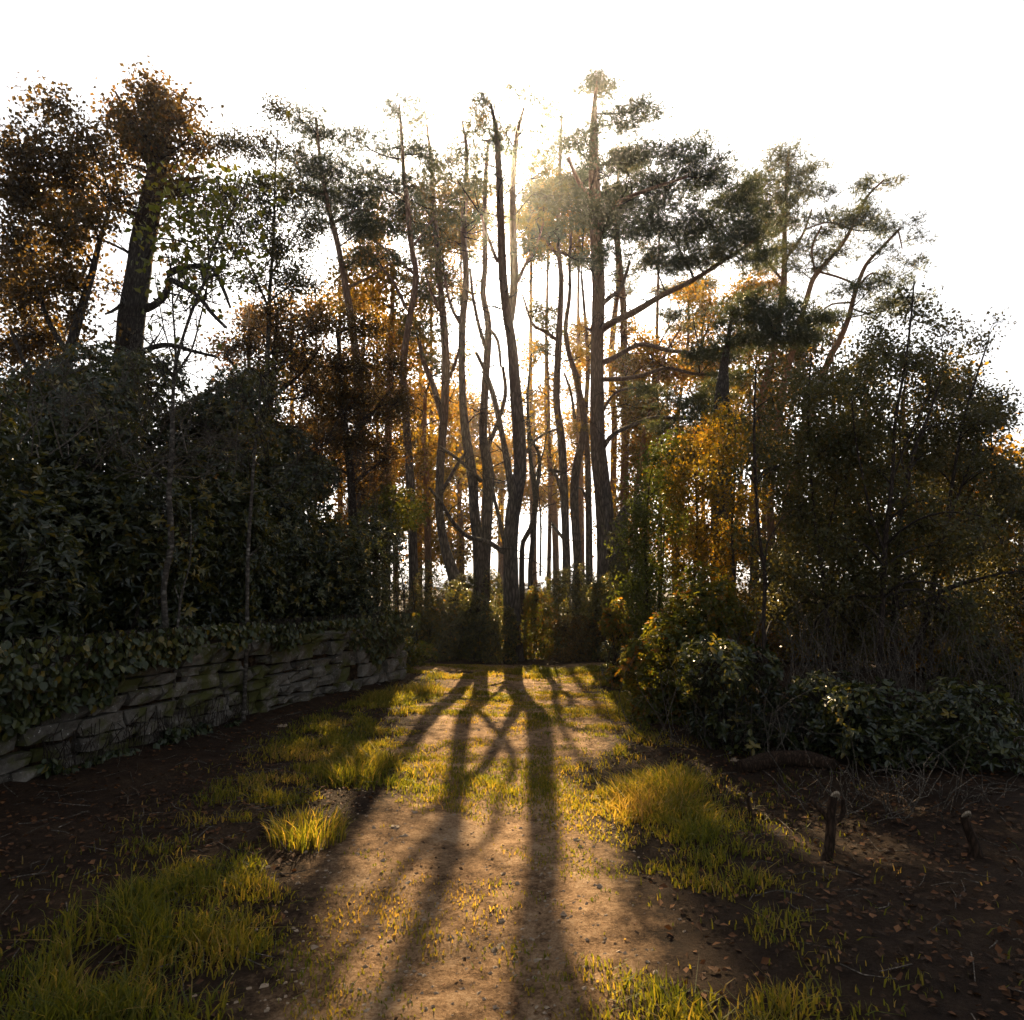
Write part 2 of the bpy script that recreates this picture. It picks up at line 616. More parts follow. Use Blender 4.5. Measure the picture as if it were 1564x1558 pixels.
def path_worn(x, y):
    """soft 0..1 wear of the track, 1 on its bare middle"""
    p = np.stack([x, y, np.zeros_like(x)], -1)
    wob = .22 * noise(p, 1.1, 3) + .12 * noise(p, 3.5, 4)
    l = x - (-1.05 - .03 * (y - 4) + wob)
    r = (.62 + .13 * (y - 4) + wob) - x
    a = np.clip(np.minimum(l, r) / .7 + .5, 0, 1) * np.clip((13.4 - y) / .6 + .5, 0, 1) * (y > -8)
    b = np.clip((.75 - np.abs(y - 14.3 - .05 * x)) / .4 + .5, 0, 1) * (np.abs(x + 5) < 8)
    return np.clip(np.maximum(a, b), 0, 1)


def make_ground():
    # fine cells near the camera, wider ones outwards
    def axis(lo, hi, step, far):
        a = np.arange(lo, hi + 1e-6, step)
        g = []
        s, v = step, hi
        while v < far:
            s *= 1.45
            v += s
            g.append(v)
        h = []
        s, v = step, lo
        while v > -far:
            s *= 1.45
            v -= s
            h.append(v)
        return np.concatenate([np.array(h[::-1]), a, np.array(g)])
    xs = axis(-5.0, 5.0, 0.06, 900)
    ys = axis(1.5, 16.0, 0.06, 900)
    X, Y = np.meshgrid(xs, ys)
    Z = gh(X, Y)
    v = np.stack([X, Y, Z], -1).reshape(-1, 3)
    nx = len(xs)
    i, j = np.meshgrid(np.arange(len(ys) - 1), np.arange(nx - 1), indexing='ij')
    a = i * nx + j
    f = np.stack([a, a + 1, a + nx + 1, a + nx], -1).reshape(-1, 4)
    c = v[f].mean(axis=1)
    worn = path_worn(X.ravel(), Y.ravel())
    pm = path_mask(c[:, 0], c[:, 1]) & (wall_dist(c[:, 0], c[:, 1]) > 0.3)
    for name, sel, mat in (('ground', ~pm, M['ground']), ('path', pm, M['path'])):
        ff = f[sel]
        u, inv = np.unique(ff, return_inverse=True)
        mb = MB()
        mb.add(v[u], inv.reshape(ff.shape), worn[u])
        mb.build(name, mat, smooth=True, kind='structure')


make_ground()


# ------------------------------------------------------------------ the retaining wall, stone by stone
def stone_mesh(i):
    r = np.random.default_rng(100 + i)
    n = 3
    g = np.linspace(-.5, .5, n + 1)
    mb = MB()
    bev = .47
    pts = {}
    vs, fs = [], []

    def vid(p):
        k = tuple(np.round(p, 4))
        if k not in pts:
            pts[k] = len(vs)
            vs.append(p)
        return pts[k]
    for ax in range(3):
        if ax == 1:
            pass
        for sgn in (-.5, .5):
            if ax == 1 and sgn > 0:
                continue
            m = n if ax == 1 else (1 if True else n)
            ga = np.linspace(-.5, .5, n + 1)
            gb = np.linspace(-.5, .5, 2 + 1)
            for p in range(n if ax != 0 else 2):
                for q in range(2):
                    A = ga if ax != 0 else gb
                    B = gb
                    cs = []
                    for (s, t) in ((p, q), (p + 1, q), (p + 1, q + 1), (p, q + 1)):
                        o = [0, 0, 0]
                        o[ax] = sgn
                        o1, o2 = [k for k in range(3) if k != ax]
                        o[o1] = A[s]
                        o[o2] = B[t]
                        cs.append(vid(np.array(o, float)))
                    flip = (sgn < 0) != (ax == 1)
                    fs.append(cs[::-1] if flip else cs)
    v = np.array(vs)
    # round the corners off and roughen the face
    k = np.abs(v) > .49
    corner = k.sum(axis=1)
    v = v * np.where(corner[:, None] >= 3, .93, np.where(corner[:, None] == 2, .975, 1.0))
    front = v[:, 1] < -.4
    v[:, 1] += np.where(front, r.normal(0, .075, len(v)), 0)
    v[:, 0] += r.normal(0, .025, len(v))
    v[:, 2] += r.normal(0, .028, len(v))
    mb.add(v, np.array(fs))
    return mb.mesh('stone', M['wall_stone'])


def make_wall():
    p, n = wall_at(6.0)
    root = thing('stone_wall', (p[0, 0], p[0, 1], 0), 'low weathered retaining wall of rough grey blocks with moss and ivy, left of the track', 'wall')
    variants = [stone_mesh(i) for i in range(10)]
    # soil and mortar core, set back behind the stones
    mb = MB()
    ss = np.arange(0, _cum[-1], .2)
    P, N = wall_at(ss)
    a = np.column_stack([P - N * .10, np.full(len(ss), -.1)])
    b = np.column_stack([P - N * .10, np.full(len(ss), WH - .06)])
    c = np.column_stack([P - N * .46, np.full(len(ss), WH - .06)])
    v = np.concatenate([a, b, c])
    m = len(ss)
    i = np.arange(m - 1)
    f = np.concatenate([np.stack([i, i + 1, i + m + 1, i + m], 1), np.stack([i + m, i + m + 1, i + 2 * m + 1, i + 2 * m], 1)])
    mb.add(v, f)
    mb.build('wall_core', M['ground'], root)
    s0 = 0.8
    while s0 < _cum[-1] - .3:
        s1 = min(s0 + random.uniform(1.0, 2.1), _cum[-1] - .2)
        nc = random.choice((5, 6, 6, 7, 7))
        hs = np.array([random.uniform(.6, 1.5) for _ in range(nc)])
        hs = hs / hs.sum() * (WH + .06 + random.uniform(-.03, .03))
        z0 = -.07
        for ci, h in enumerate(hs):
            s = s0 + random.uniform(-.12, .12)
            while s < s1 - .1:
                L = random.uniform(.18, .40) * (1 + h * 2.5)
                if ci == nc - 1:
                    L *= 1.3
                if 11.0 < s < 12.6:
                    L = min(L, .4)
                L = min(L, s1 + .15 - s) if s1 + .15 - s < L + .15 else L
                mid = s + L / 2
                if random.random() > .04:
                    pp, nn = wall_at(mid)
                    o = bpy.data.objects.new('stone', random.choice(variants))
                    COL.objects.link(o)
                    o.parent = root
                    dep = .34
                    proud = random.gauss(0, .022) + (.03 if ci == nc - 1 else 0)
                    cx, cy = pp[0] + nn[0] * (proud - dep / 2)
                    o.location = (cx - root.location.x, cy - root.location.y, z0 + h / 2 + random.uniform(-.01, .01) - root.location.z)
                    ang = math.atan2(nn[0, 1], nn[0, 0]) + math.pi / 2
                    o.rotation_euler = (random.gauss(0, .04), random.gauss(0, .016), ang + random.gauss(0, .03))
                    o.scale = (L - random.uniform(.012, .04), dep, h - random.uniform(.008, .028))
                s += L
            z0 += h
        s0 = s1
    return root


make_wall()


# ------------------------------------------------------------------ builders for trees and shrubs
def trace(points, Y, wob=0.0):
    """pixel polyline [(px, py, width px[, dY])] -> world points and radii"""
    P, R = [], []
    for q in points:
        y = Y + (q[3] if len(q) > 3 else 0)
        P.append(Wp(q[0], q[1], y))
        R.append(q[2] * y / FPX / 2)
    return catmull(P, R, 0.14 if Y > 9 else .08)


DENS = {'pine': 1.4, 'leaf': .95}
SPREAD = {'pine': 1.1, 'leaf': 1.3}


def clump_leaves(mb, tw, limbs, clumps, Y, kind, lai, size, tint, twr=.006, per=30, bark=True, thick=.85):
    """fill ellipsoids given in photo pixels with leaves hung on twigs"""
    LP = np.concatenate([l[0] for l in limbs])
    LR = np.concatenate([l[1] for l in limbs])
    for cl in clumps:
        px, py, rx, ry = cl[:4]
        y = Y + (cl[4] if len(cl) > 4 else rng.normal(0, .05 * 8))
        dens = cl[5] if len(cl) > 5 else 1.0
        tb = cl[6] if len(cl) > 6 else 0.0
        c = Wp(px, py, y)
        a = np.array([rx, thick * (rx + ry) / 2, ry]) * y / FPX * SPREAD[kind]
        area = math.pi * a[0] * a[2]
        la = size * size * (.19 if kind != 'pine' else .20)
        N = int(lai * DENS[kind] * dens * area / la)
        ns = max(5, N // per)
        # hang points, more of them near the skin of the clump
        d = unit(rng.normal(size=(ns, 3)))
        r = rng.uniform(0.05, 1, ns) ** .42
        q = c + d * r[:, None] * a * (1 + .22 * noise(d * 2.3 + c, 1.0, 3)[:, None])
        # bough that carries the clump
        dl = np.linalg.norm(LP - c, axis=1) + np.clip(LP[:, 2] - c[2] + .2, 0, None) * 1.2
        i = int(np.argmin(dl))
        st = LP[i]
        n = 7
        t = np.linspace(0, 1, n)[:, None]
        mid = np.array([0, 0, .12 * np.linalg.norm(c - st)]) + rng.normal(0, .06, 3) * np.linalg.norm(c - st)
        bp = st * (1 - t) + c * t + mid * 4 * t * (1 - t) * (1 if kind != 'pine' else -.5)
        r0 = min(LR[i] * .6, .012 + .022 * float(np.mean(a)) + .004 * np.linalg.norm(c - st))
        tube(tw, bp, np.linspace(r0, max(twr, r0 * .4), n), 5, cap=False)
        # five secondary boughs inside the clump
        k = max(3, min(9, ns // 12))
        sub = q[rng.integers(0, ns, k)]
        sub = c + (sub - c) * .7
        anc = bp[rng.integers(n // 2, n, k)]
        twigs(tw, anc, sub, r0 * .45, twr, 3, .1)
        tt = rng.uniform(.2, 1, ns)[:, None]
        j = np.argmin(np.linalg.norm(q[:, None, :] - sub[None], axis=2), axis=1)
        A = anc[j] * (1 - tt) + sub[j] * tt
        twigs(tw, A, q, twr, twr * .4, 1 if Y > 15 else 2, .1)
        td = unit(q - A)
        idx = rng.integers(0, ns, N)
        T = td[idx]
        tn = np.clip(tint + tb + .16 * rng.normal(size=ns)[idx] + .10 * rng.normal(size=N), 0, 1)
        if kind == 'pine':
            pos = q[idx] + rng.normal(size=(N, 3)) * np.array([1, 1, .38]) * (.11 + .10 * float(np.mean(a)) ** .5)
            ax = unit(T * .5 + np.array([0, 0, .55]) + rng.normal(size=(N, 3)) * .35)
            needles(mb, pos, ax, size * rng.uniform(.8, 1.25, N), tn)
        else:
            pos = q[idx] + rng.normal(size=(N, 3)) * size * 2.0 - T * rng.uniform(0, size * 4, (N, 1))
            ax = T * .3 + rng.normal(size=(N, 3)) * .8 + np.array([0, 0, -.35])
            nr = rng.normal(size=(N, 3)) * .9 + np.array([0, 0, .7])
            sz = size * rng.uniform(.65, 1.25, N)
            leaves(mb, pos, ax, nr, sz, sz * .72, tn, hexa=False)


def tree(name, label, Y, trunk, limbs=(), crowns=(), bark='pine_bark', twig='twig', group=None, k=12, rough=.05, cat='tree', twr=.006, bare=0):
    """trunk and limbs are traced polylines, crowns = (kind, material, clumps, lai, leaf size, tint)"""
    tp, tr = trace(trunk, Y)
    # carry the trunk down into the ground
    b = tp[0].copy()
    g = gz(b[0], b[1])
    if b[2] > g - .1:
        ext = np.array([[b[0], b[1], g - .15]])
        n = max(2, int((b[2] - g) / .25))
        tt = np.linspace(0, 1, n, endpoint=False)[:, None]
        tp = np.vstack([ext * (1 - tt) + b * tt, tp])
        rr = tr[0] * (1 + .35 * np.exp(-np.arange(n) * .25 / .35))
        tr = np.concatenate([rr, tr])
    root = thing(name, (tp[0][0], tp[0][1], g), label, cat, group)
    mb = MB()
    tube(mb, tp, tr, k, rough)
    mb.build('trunk', M[bark], root, smooth=True)
    lim = [(tp[len(tp) // 4:], tr[len(tp) // 4:])]
    for l in limbs:
        lp, lr = trace(l, Y)
        lb = MB()
        tube(lb, lp, lr, max(6, k - 4), rough)
        lb.build('branch', M[bark], root, smooth=True)
        lim.append((lp, lr))
    if bare:
        bw = MB()
        for lp, lr in lim:
            n = max(3, int(bare * len(lp) / len(tp)))
            i = rng.integers(len(lp) // 6, max(len(lp) // 6 + 1, int(len(lp) * .82)), n)
            A = lp[i]
            dr = unit(rng.normal(size=(n, 3)) * np.array([1, .8, .35]) + np.array([0, 0, .25]))
            ln = np.minimum(rng.uniform(.35, 1.5, (n, 1)), .3 + 9 * lr[i][:, None])
            B = A + dr * ln
            twigs(bw, A, B, np.minimum(lr[i] * .35, .02), .004, 4, .14)
            m = n * 4
            j = rng.integers(0, n, m)
            t = rng.uniform(.3, 1, (m, 1))
            C = A[j] * (1 - t) + B[j] * t
            twigs(bw, C, C + unit(rng.normal(size=(m, 3)) + dr[j] * .7) * rng.uniform(.1, .5, (m, 1)), .006, .003, 3, .14)
        bw.build('dead_twigs', M[twig], root, kind='stuff')
    for (kind, mat, clumps, lai, size, tint) in crowns:
        cb, tw = MB(), MB()
        clump_leaves(cb, tw, lim, clumps, Y, kind, lai, size, tint, twr)
        cb.build('crown', M[mat], root, kind='stuff')
        tw.build('twigs', M[twig], root, kind='stuff')
    return root


# leaf blades that are objects of their own on the nearest shrubs
LEAF_SHAPES = {}


def leaf_shape(mat, tint, aspect):
    key = (mat, tint, aspect)
    if key not in LEAF_SHAPES:
        mb = MB()
        leaves(mb, np.zeros((1, 3)), np.array([[0, 1.0, 0]]), np.array([[0, 0, 1.0]]), 1.0, aspect, tint, True, .14, .12)
        LEAF_SHAPES[key] = mb.mesh('leaf', M[mat], smooth=False)
    return LEAF_SHAPES[key]


def leaf_objects(root, pos, ax, nr, L, mat, aspect, parent_loc):
    ax = unit(ax)
    s = unit(np.cross(ax, nr))
    n = np.cross(s, ax)
    for i in range(len(pos)):
        o = bpy.data.objects.new('leaf', leaf_shape(mat, random.choice((.25, .5, .65, .8, .95)), aspect))
        COL.objects.link(o)
        o.parent = root
        m = Matrix.Identity(4)
        for r in range(3):
            m[r][0], m[r][1], m[r][2], m[r][3] = s[i, r] * L[i], ax[i, r] * L[i], n[i, r] * L[i], pos[i, r] - parent_loc[r]
        o.matrix_local = m


def shrub(name, label, center, radii, mat, leafL, aspect, whorls, kw=6, tint=.5, nlobe=12, group=None, singles=0, hexa=True,
          twig='twig', fill=.35, seed=None, stems=9, base=None, upright=.25, cat='shrub', lob=(.38, .62)):
    """lumpy shrub: leaves in whorls on the skin of overlapping lobes"""
    c = np.array(center, float)
    a = np.array(radii, float)
    gb = gz(c[0], c[1]) if base is None else base
    root = thing(name, (c[0], c[1], gb), label, cat, group)
    d = unit(rng.normal(size=(nlobe, 3)))
    lc = c + d * rng.uniform(.25, .72, (nlobe, 1)) * a
    lr = rng.uniform(lob[0], lob[1], nlobe)
    skirt = np.arange(nlobe) % 3 == 0
    lc[skirt, 2] = gb + rng.uniform(.12, .4, skirt.sum()) * a[2]
    lr[skirt] *= .9
    Nw = int(whorls * 2.2)
    pick = rng.integers(0, nlobe, Nw)
    dn = unit(rng.normal(size=(Nw, 3)) + np.array([0, 0, .15]))
    q = lc[pick] + dn * (lr[pick][:, None] * a) * rng.uniform(.82, 1.06, (Nw, 1))
    keep = np.ones(Nw, bool)
    for i in range(nlobe):
        e = (q - lc[i]) / (a * lr[i])
        keep &= ~((np.linalg.norm(e, axis=1) < .80) & (pick != i))
    keep &= q[:, 2] > gb + .03
    q, dn = q[keep][:whorls], dn[keep][:whorls]
    nw = len(q)
    # whorl of leaves round each shoot tip
    K = kw
    ang = rng.uniform(0, 6.28, (nw, 1)) + np.arange(K)[None, :] * 2.4
    up = unit(dn + np.array([0, 0, upright]) + rng.normal(size=(nw, 3)) * .25)
    rf = unit(np.cross(up, rng.normal(size=(nw, 3))))
    rf2 = np.cross(up, rf)
    dirs = np.cos(ang)[:, :, None] * rf[:, None, :] + np.sin(ang)[:, :, None] * rf2[:, None, :]
    el = rng.uniform(-.1, .75, (nw, K, 1))
    ax = unit(dirs + up[:, None, :] * el)
    pos = q[:, None, :] - up[:, None, :] * (leafL * .5 * np.arange(K) / K)[None, :, None] + rng.normal(size=(nw, K, 3)) * leafL * .12
    nr = up[:, None, :] + rng.normal(size=(nw, K, 3)) * .35
    L = leafL * rng.uniform(.6, 1.2, (nw, K))
    tn = np.clip(tint + .24 * rng.normal(size=(nw, 1)) + .14 * rng.normal(size=(nw, K)), 0, 1)
    sel = np.zeros(nw, bool)
    if singles:
        toward = unit(np.array([0, 0, CAM_H]) - q)
        sc = (toward * dn).sum(1) - .25 * np.linalg.norm(q, axis=1)
        order = np.argsort(-sc)[:max(singles * 3, 1)]
        sel[rng.choice(order, min(singles // K, len(order)), replace=False)] = True
        m = np.broadcast_to(sel[:, None], (nw, K)).ravel()
        leaf_objects(root, pos.reshape(-1, 3)[m], ax.reshape(-1, 3)[m], nr.reshape(-1, 3)[m], L.ravel()[m], mat, aspect, root.location)
    mb = MB()
    m = ~np.broadcast_to(sel[:, None], (nw, K)).ravel()
    leaves(mb, pos.reshape(-1, 3)[m], ax.reshape(-1, 3)[m], nr.reshape(-1, 3)[m], L.ravel()[m], L.ravel()[m] * aspect, tn.ravel()[m], hexa)
    nf = int(whorls * K * fill)
    if nf:
        pk = rng.integers(0, nlobe, nf)
        p = lc[pk] + unit(rng.normal(size=(nf, 3))) * (lr[pk][:, None] * a) * rng.uniform(.3, .9, (nf, 1))
        p = p[p[:, 2] > gb]
        k = len(p)
        leaves(mb, p, rng.normal(size=(k, 3)), rng.normal(size=(k, 3)) + np.array([0, 0, .8]), leafL * rng.uniform(.7, 1.2, k), leafL * aspect, np.clip(tint - .1 + .2 * rng.normal(size=k), 0, 1))
    mb.build('foliage', M[mat], root, kind='stuff')
    # stems
    sb = MB()
    A = np.column_stack([c[0] + rng.normal(0, .12 * a[0], stems), c[1] + rng.normal(0, .12 * a[1], stems), np.full(stems, gb - .05)])
    j = rng.integers(0, nlobe, stems)
    twigs(sb, A, lc[j], .02 * float(np.mean(a)) + .004, .006, 5, .1)
    k = min(nw, 260)
    w = rng.choice(nw, k, replace=False)
    jj = np.argmin(np.linalg.norm(q[w][:, None, :] - lc[None], axis=2), axis=1)
    twigs(sb, lc[jj], q[w], .005, .002, 3, .12)
    sb.build('stems', M[twig], root, kind='stuff')
    return root


# ------------------------------------------------------------------ pines and stems at the end of the track
TUFT = .15
CENTRE = 'forked pines at the end of the track'
tree('pine_tree', 'grey double stemmed pine straight ahead where the track ends, its stems parting high up', 16.0,
     [(785, 1003, 30), (782, 940, 25), (780, 871, 22), (780, 831, 22), (784, 779, 22), (794, 721, 20), (793, 664, 21), (786, 583, 17), (782, 529, 16), (774, 475, 15), (768, 422, 14), (765, 341, 13), (762, 265, 11), (758, 200, 8), (750, 160, 4)],
     [[(780, 490, 11), (785, 440, 13), (785, 400, 13), (783, 341, 11), (784, 265, 10), (790, 205, 7), (800, 165, 4)],
      [(783, 765, 12), (777, 721, 11), (768, 670, 9, .2), (755, 610, 9, .3), (742, 570, 7, .4), (728, 540, 5, .5)],
      [(772, 845, 8), (745, 828, 8, -.3), (715, 820, 7, -.6), (690, 795, 6, -.9), (672, 765, 5, -1.1), (655, 745, 4, -1.2)],
      [(772, 838, 7), (762, 790, 6, .2), (752, 750, 5, .3), (745, 715, 5, .3)],
      [(790, 430, 7), (805, 400, 5), (818, 380, 4), (830, 340, 3)],
      [(760, 400, 6), (748, 370, 5), (735, 330, 4)],
      [(797, 700, 5), (820, 670, 4), (850, 655, 3)]],
     [('pine', 'pine_needles', [(735, 215, 40, 20), (800, 195, 45, 20), (750, 160, 44, 18), (800, 150, 36, 16), (722, 275, 28, 18), (815, 330, 28, 20), (830, 262, 34, 22), (765, 205, 30, 16), (735, 325, 22, 14), (800, 250, 30, 20), (735, 250, 26, 18), (770, 285, 20, 14, .5, .6), (818, 385, 26, 14), (748, 372, 18, 10, .3, .7), (835, 300, 28, 20), (812, 430, 18, 9, .5, .7), (730, 540, 20, 8, .5, .7), (690, 265, 26, 16)], 1.0, TUFT, .62)],
     group=CENTRE, k=16, bare=40)
tree('pine_tree', 'pine forked low into two bare stems, left of the one straight ahead', 17.0,
     [(736, 905, 26), (736, 868, 24), (729, 820, 16), (724, 775, 15), (721, 726, 16), (711, 660, 14), (706, 590, 11), (706, 500, 11), (712, 430, 10), (708, 350, 10), (712, 285, 9), (712, 225, 6), (706, 185, 3)],
     [[(741, 868, 16), (744, 800, 16), (746, 726, 18), (738, 665, 13), (741, 590, 12), (746, 500, 11), (738, 450, 9), (741, 400, 9), (740, 330, 8), (742, 265, 7), (746, 215, 4)],
      [(735, 735, 7), (715, 715, 6, -.3), (695, 698, 5, -.5), (672, 682, 4, -.7)],
      [(745, 540, 7), (732, 500, 6), (722, 450, 5), (718, 410, 4)],
      [(706, 500, 6), (690, 470, 5), (680, 430, 4), (676, 390, 3)],
      [(745, 500, 6), (760, 520, 5), (765, 560, 4)],
      [(742, 690, 8, .2), (762, 640, 7, .3), (772, 600, 6, .3), (768, 560, 5, .3)]],
     [('pine', 'pine_needles', [(700, 215, 40, 22), (735, 185, 34, 18), (676, 270, 30, 22), (694, 320, 26, 20), (664, 380, 22, 14), (710, 250, 30, 18), (705, 290, 30, 20), (745, 290, 22, 16), (725, 345, 22, 14), (682, 420, 26, 14), (720, 400, 18, 12), (690, 455, 22, 12, .4, .8), (735, 430, 14, 9, .3, .7), (660, 300, 26, 18)], 1.0, TUFT, .68)],
     group=CENTRE, k=14, bare=34)
tree('pine_tree', 'pine with a curved leaning foot rising behind the shrubs, leftmost of the clear stems', 18.0,
     [(702, 905, 24), (692, 876, 19), (681, 840, 15), (673, 800, 13), (671, 760, 13), (673, 700, 13), (678, 637, 13), (681, 560, 13), (678, 500, 12), (672, 430, 10), (668, 380, 9), (662, 300, 8), (657, 235, 5), (652, 190, 3)],
     [[(676, 640, 10), (662, 590, 9), (648, 555, 8), (640, 520, 6)], [(680, 590, 6), (695, 555, 5), (705, 520, 4)], [(675, 480, 6), (660, 450, 5), (650, 420, 4)],
      [(673, 755, 6), (684, 735, 6, -.3), (705, 700, 5, -.4), (714, 690, 4, -.5)]],
     [('pine', 'pine_needles', [(655, 330, 30, 22), (640, 395, 30, 16), (622, 345, 30, 18), (660, 250, 36, 18), (640, 190, 36, 18), (665, 450, 24, 14), (635, 500, 32, 18), (650, 290, 34, 20), (620, 300, 30, 20), (645, 430, 26, 14), (690, 505, 22, 10, 0, .8), (650, 560, 28, 14), (600, 330, 28, 18)], 1.25, TUFT, .62)],
     group=CENTRE, k=12, bare=30)
tree('pine_tree', 'slender straight pine stem with a broken side stub, right of the bright gap', 19.0,
     [(865, 900, 13), (865, 855, 12), (862, 760, 12), (858, 680, 13), (850, 610, 11), (853, 529, 11), (856, 470, 9), (857, 422, 8), (852, 370, 7), (854, 300, 6), (856, 230, 5), (858, 180, 3)],
     [[(862, 825, 5), (852, 812, 5), (843, 800, 4)], [(860, 720, 6), (850, 720, 6), (838, 717, 5)], [(860, 760, 6), (853, 735, 6), (846, 722, 5), (836, 717, 4)],
      [(851, 520, 6), (835, 508, 6), (815, 497, 5), (806, 475, 4), (798, 450, 3)], [(853, 392, 6), (835, 370, 5), (815, 352, 4)], [(855, 385, 5), (870, 392, 4), (885, 398, 3)], [(855, 300, 4), (840, 270, 3)]],
     [('pine', 'pine_needles', [(838, 300, 32, 26), (858, 235, 34, 22), (815, 365, 22, 14), (852, 345, 26, 14), (880, 320, 20, 16), (850, 175, 28, 14), (890, 398, 18, 10), (838, 355, 24, 14), (822, 310, 24, 18), (870, 280, 24, 18), (805, 345, 20, 14), (828, 470, 24, 14, .4), (842, 505, 22, 16, .2), (830, 535, 20, 14, .4, .8), (840, 400, 18, 8, .4, .7)], 1.3, TUFT, .55)],
     group=CENTRE, k=10, bare=26)
tree('pine_tree', 'swaying pine stem crossing leftwards between the straight one and the thick trunk', 20.0,
     [(882, 900, 15), (882, 850, 13), (877, 770, 13), (880, 715, 13), (891, 665, 12), (890, 625, 10), (878, 570, 9), (868, 535, 8), (864, 500, 7), (870, 450, 6), (870, 410, 5), (872, 350, 4)],
     [[(878, 640, 5), (872, 600, 4), (862, 570, 3)]],
     [('pine', 'gold_leaf', [(880, 655, 22, 14, 0, .6), (905, 625, 14, 10, 0, .7), (872, 335, 20, 16), (893, 495, 12, 18, .5), (886, 545, 16, 18, .4), (880, 590, 14, 14)], .9, .12, .4)], group=CENTRE, k=10, bare=26)
tree('pine_tree', 'thin dark pine stem tucked close to the left side of the thickest trunk', 21.0,
     [(900, 905, 12), (900, 860, 11), (899, 760, 10), (897, 690, 9), (894, 640, 8), (898, 560, 7), (893, 480, 5), (888, 420, 4)],
     [[(899, 775, 4), (890, 748, 4), (883, 745, 3)]], [('pine', 'pine_needles', [(885, 400, 16, 10), (893, 330, 20, 18)], 1.0, TUFT, .6)], group=CENTRE, k=8, bare=20)
tree('small_tree', 'thin twisted twin stems bending like an S in the bright gap', 18.0,
     [(797, 900, 9), (797, 862, 8), (799, 828, 7), (810, 808, 8), (818, 775, 8), (815, 735, 8), (810, 700, 6), (807, 650, 5), (806, 600, 4), (812, 540, 3)],
     [[(810, 900, 8), (810, 862, 7), (815, 815, 8), (817, 770, 8)], [(817, 760, 6), (824, 720, 6), (822, 690, 5), (812, 672, 4), (806, 640, 3)], [(815, 735, 3), (830, 690, 2), (838, 640, 2)], [(825, 880, 3), (826, 800, 3), (823, 760, 2), (820, 720, 2)]],
     [('leaf', 'gold_leaf', [(800, 640, 14, 20, 0, .35), (815, 560, 16, 24, 0, .45), (835, 640, 14, 20, 0, .3)], .8, .10, .5)], bark='sapling_bark', k=8, bare=26)

# the thick pine on the right of the gap
tree('pine_tree', 'thickest pine trunk right of the bright gap, wide level limbs and heavy dark needles', 18.0,
     [(933, 935, 38), (929, 880, 33), (927, 840, 30), (923, 775, 28), (914, 690, 24), (912, 610, 22), (912, 530, 20), (914, 449, 20), (911, 370, 20), (908, 270, 19), (907, 205, 13), (908, 160, 8), (912, 125, 4)],
     [[(916, 505, 13), (940, 490, 11, -.4), (968, 477, 11, -.8), (1010, 452, 9, -1.2), (1060, 427, 8, -1.5), (1110, 395, 6, -1.8), (1155, 365, 4, -2)],
      [(918, 555, 9), (940, 545, 8, -.4), (962, 532, 7, -.8), (985, 526, 7, -1.1), (1020, 535, 6, -1.6), (1060, 538, 6, -2.2), (1110, 530, 5, -2.8), (1180, 510, 4, -3.2)],
      [(918, 580, 8), (955, 578, 7, -.5), (985, 572, 6, -.9), (1020, 562, 5, -1.4), (1060, 571, 5, -1.9), (1120, 572, 3, -2.3)],
      [(918, 690, 8), (935, 665, 7, -.4), (965, 650, 6, -.7), (1000, 638, 6, -1.1), (1050, 640, 4, -1.5)],
      [(910, 320, 9), (895, 295, 8, -.3), (880, 270, 7, -.5), (868, 240, 5, -.7)],
      [(915, 470, 8), (930, 455, 7, .5), (948, 440, 6, .9), (962, 400, 5, 1.2)],
      [(912, 340, 10), (945, 310, 8, -.6), (990, 290, 6, -1.2), (1050, 270, 4, -1.8)],
      [(903, 505, 5), (893, 500, 4, -.3)], [(915, 640, 5), (940, 600, 4, -.5), (985, 590, 3, -.8)]],
     [('pine', 'pine_needles', [(905, 320, 40, 30), (880, 285, 32, 26), (965, 300, 50, 30), (1030, 290, 50, 30), (955, 350, 50, 26), (1020, 350, 60, 30, -1.2), (1085, 330, 48, 30, -1.6), (1130, 300, 40, 28, -1.6),
                                (1060, 395, 55, 22, -1.7), (1120, 375, 45, 26, -2), (1000, 400, 40, 18, -.8), (930, 390, 26, 14), (900, 402, 22, 10, -.6), (1140, 345, 34, 30, -2), (1085, 265, 50, 26, -1.4), (1150, 400, 30, 16, -2),
                                (920, 250, 44, 24), (990, 240, 50, 24), (1050, 225, 40, 20), (890, 210, 36, 18), (950, 185, 44, 20), (915, 140, 34, 16), (985, 165, 30, 14), (915, 125, 26, 12)], 2.3, TUFT, .34),
      ('pine', 'pine_needles', [(1130, 482, 40, 26, -3), (1180, 470, 42, 24, -3.3), (1235, 487, 40, 22, -3.4), (1170, 508, 60, 22, -3.2), (1110, 535, 46, 16, -2.8), (1215, 515, 34, 14, -3.3), (1070, 545, 34, 10, -2.2),
                                (1005, 602, 34, 11, -1.2), (1045, 620, 40, 12, -1.4), (1095, 612, 34, 12, -1.8), (1080, 640, 46, 10, -1.6), (1025, 650, 40, 8, -1.2), (1110, 580, 40, 12, -2.2), (1040, 480, 30, 8, -1.4, .6)], 2.4, TUFT, .22)],
     k=18, rough=.06, bare=36)
tree('pine_tree', 'dark pine limb bowed low and rising rightwards from the foot of the thickest trunk', 17.5,
     [(942, 830, 20), (950, 790, 17), (968, 768, 15), (1000, 748, 16), (1024, 732, 15), (1040, 712, 12), (1050, 688, 11), (1060, 662, 10), (1082, 640, 8), (1100, 610, 6)],
     [[(1024, 735, 8), (1042, 722, 9), (1050, 730, 8)], [(1040, 705, 6), (1020, 690, 5), (1005, 670, 3)]],
     [('pine', 'gold_leaf', [(1105, 600, 30, 16, 0, .7), (1010, 660, 24, 14, .5, .5)], 1, .12, .3)], k=12)

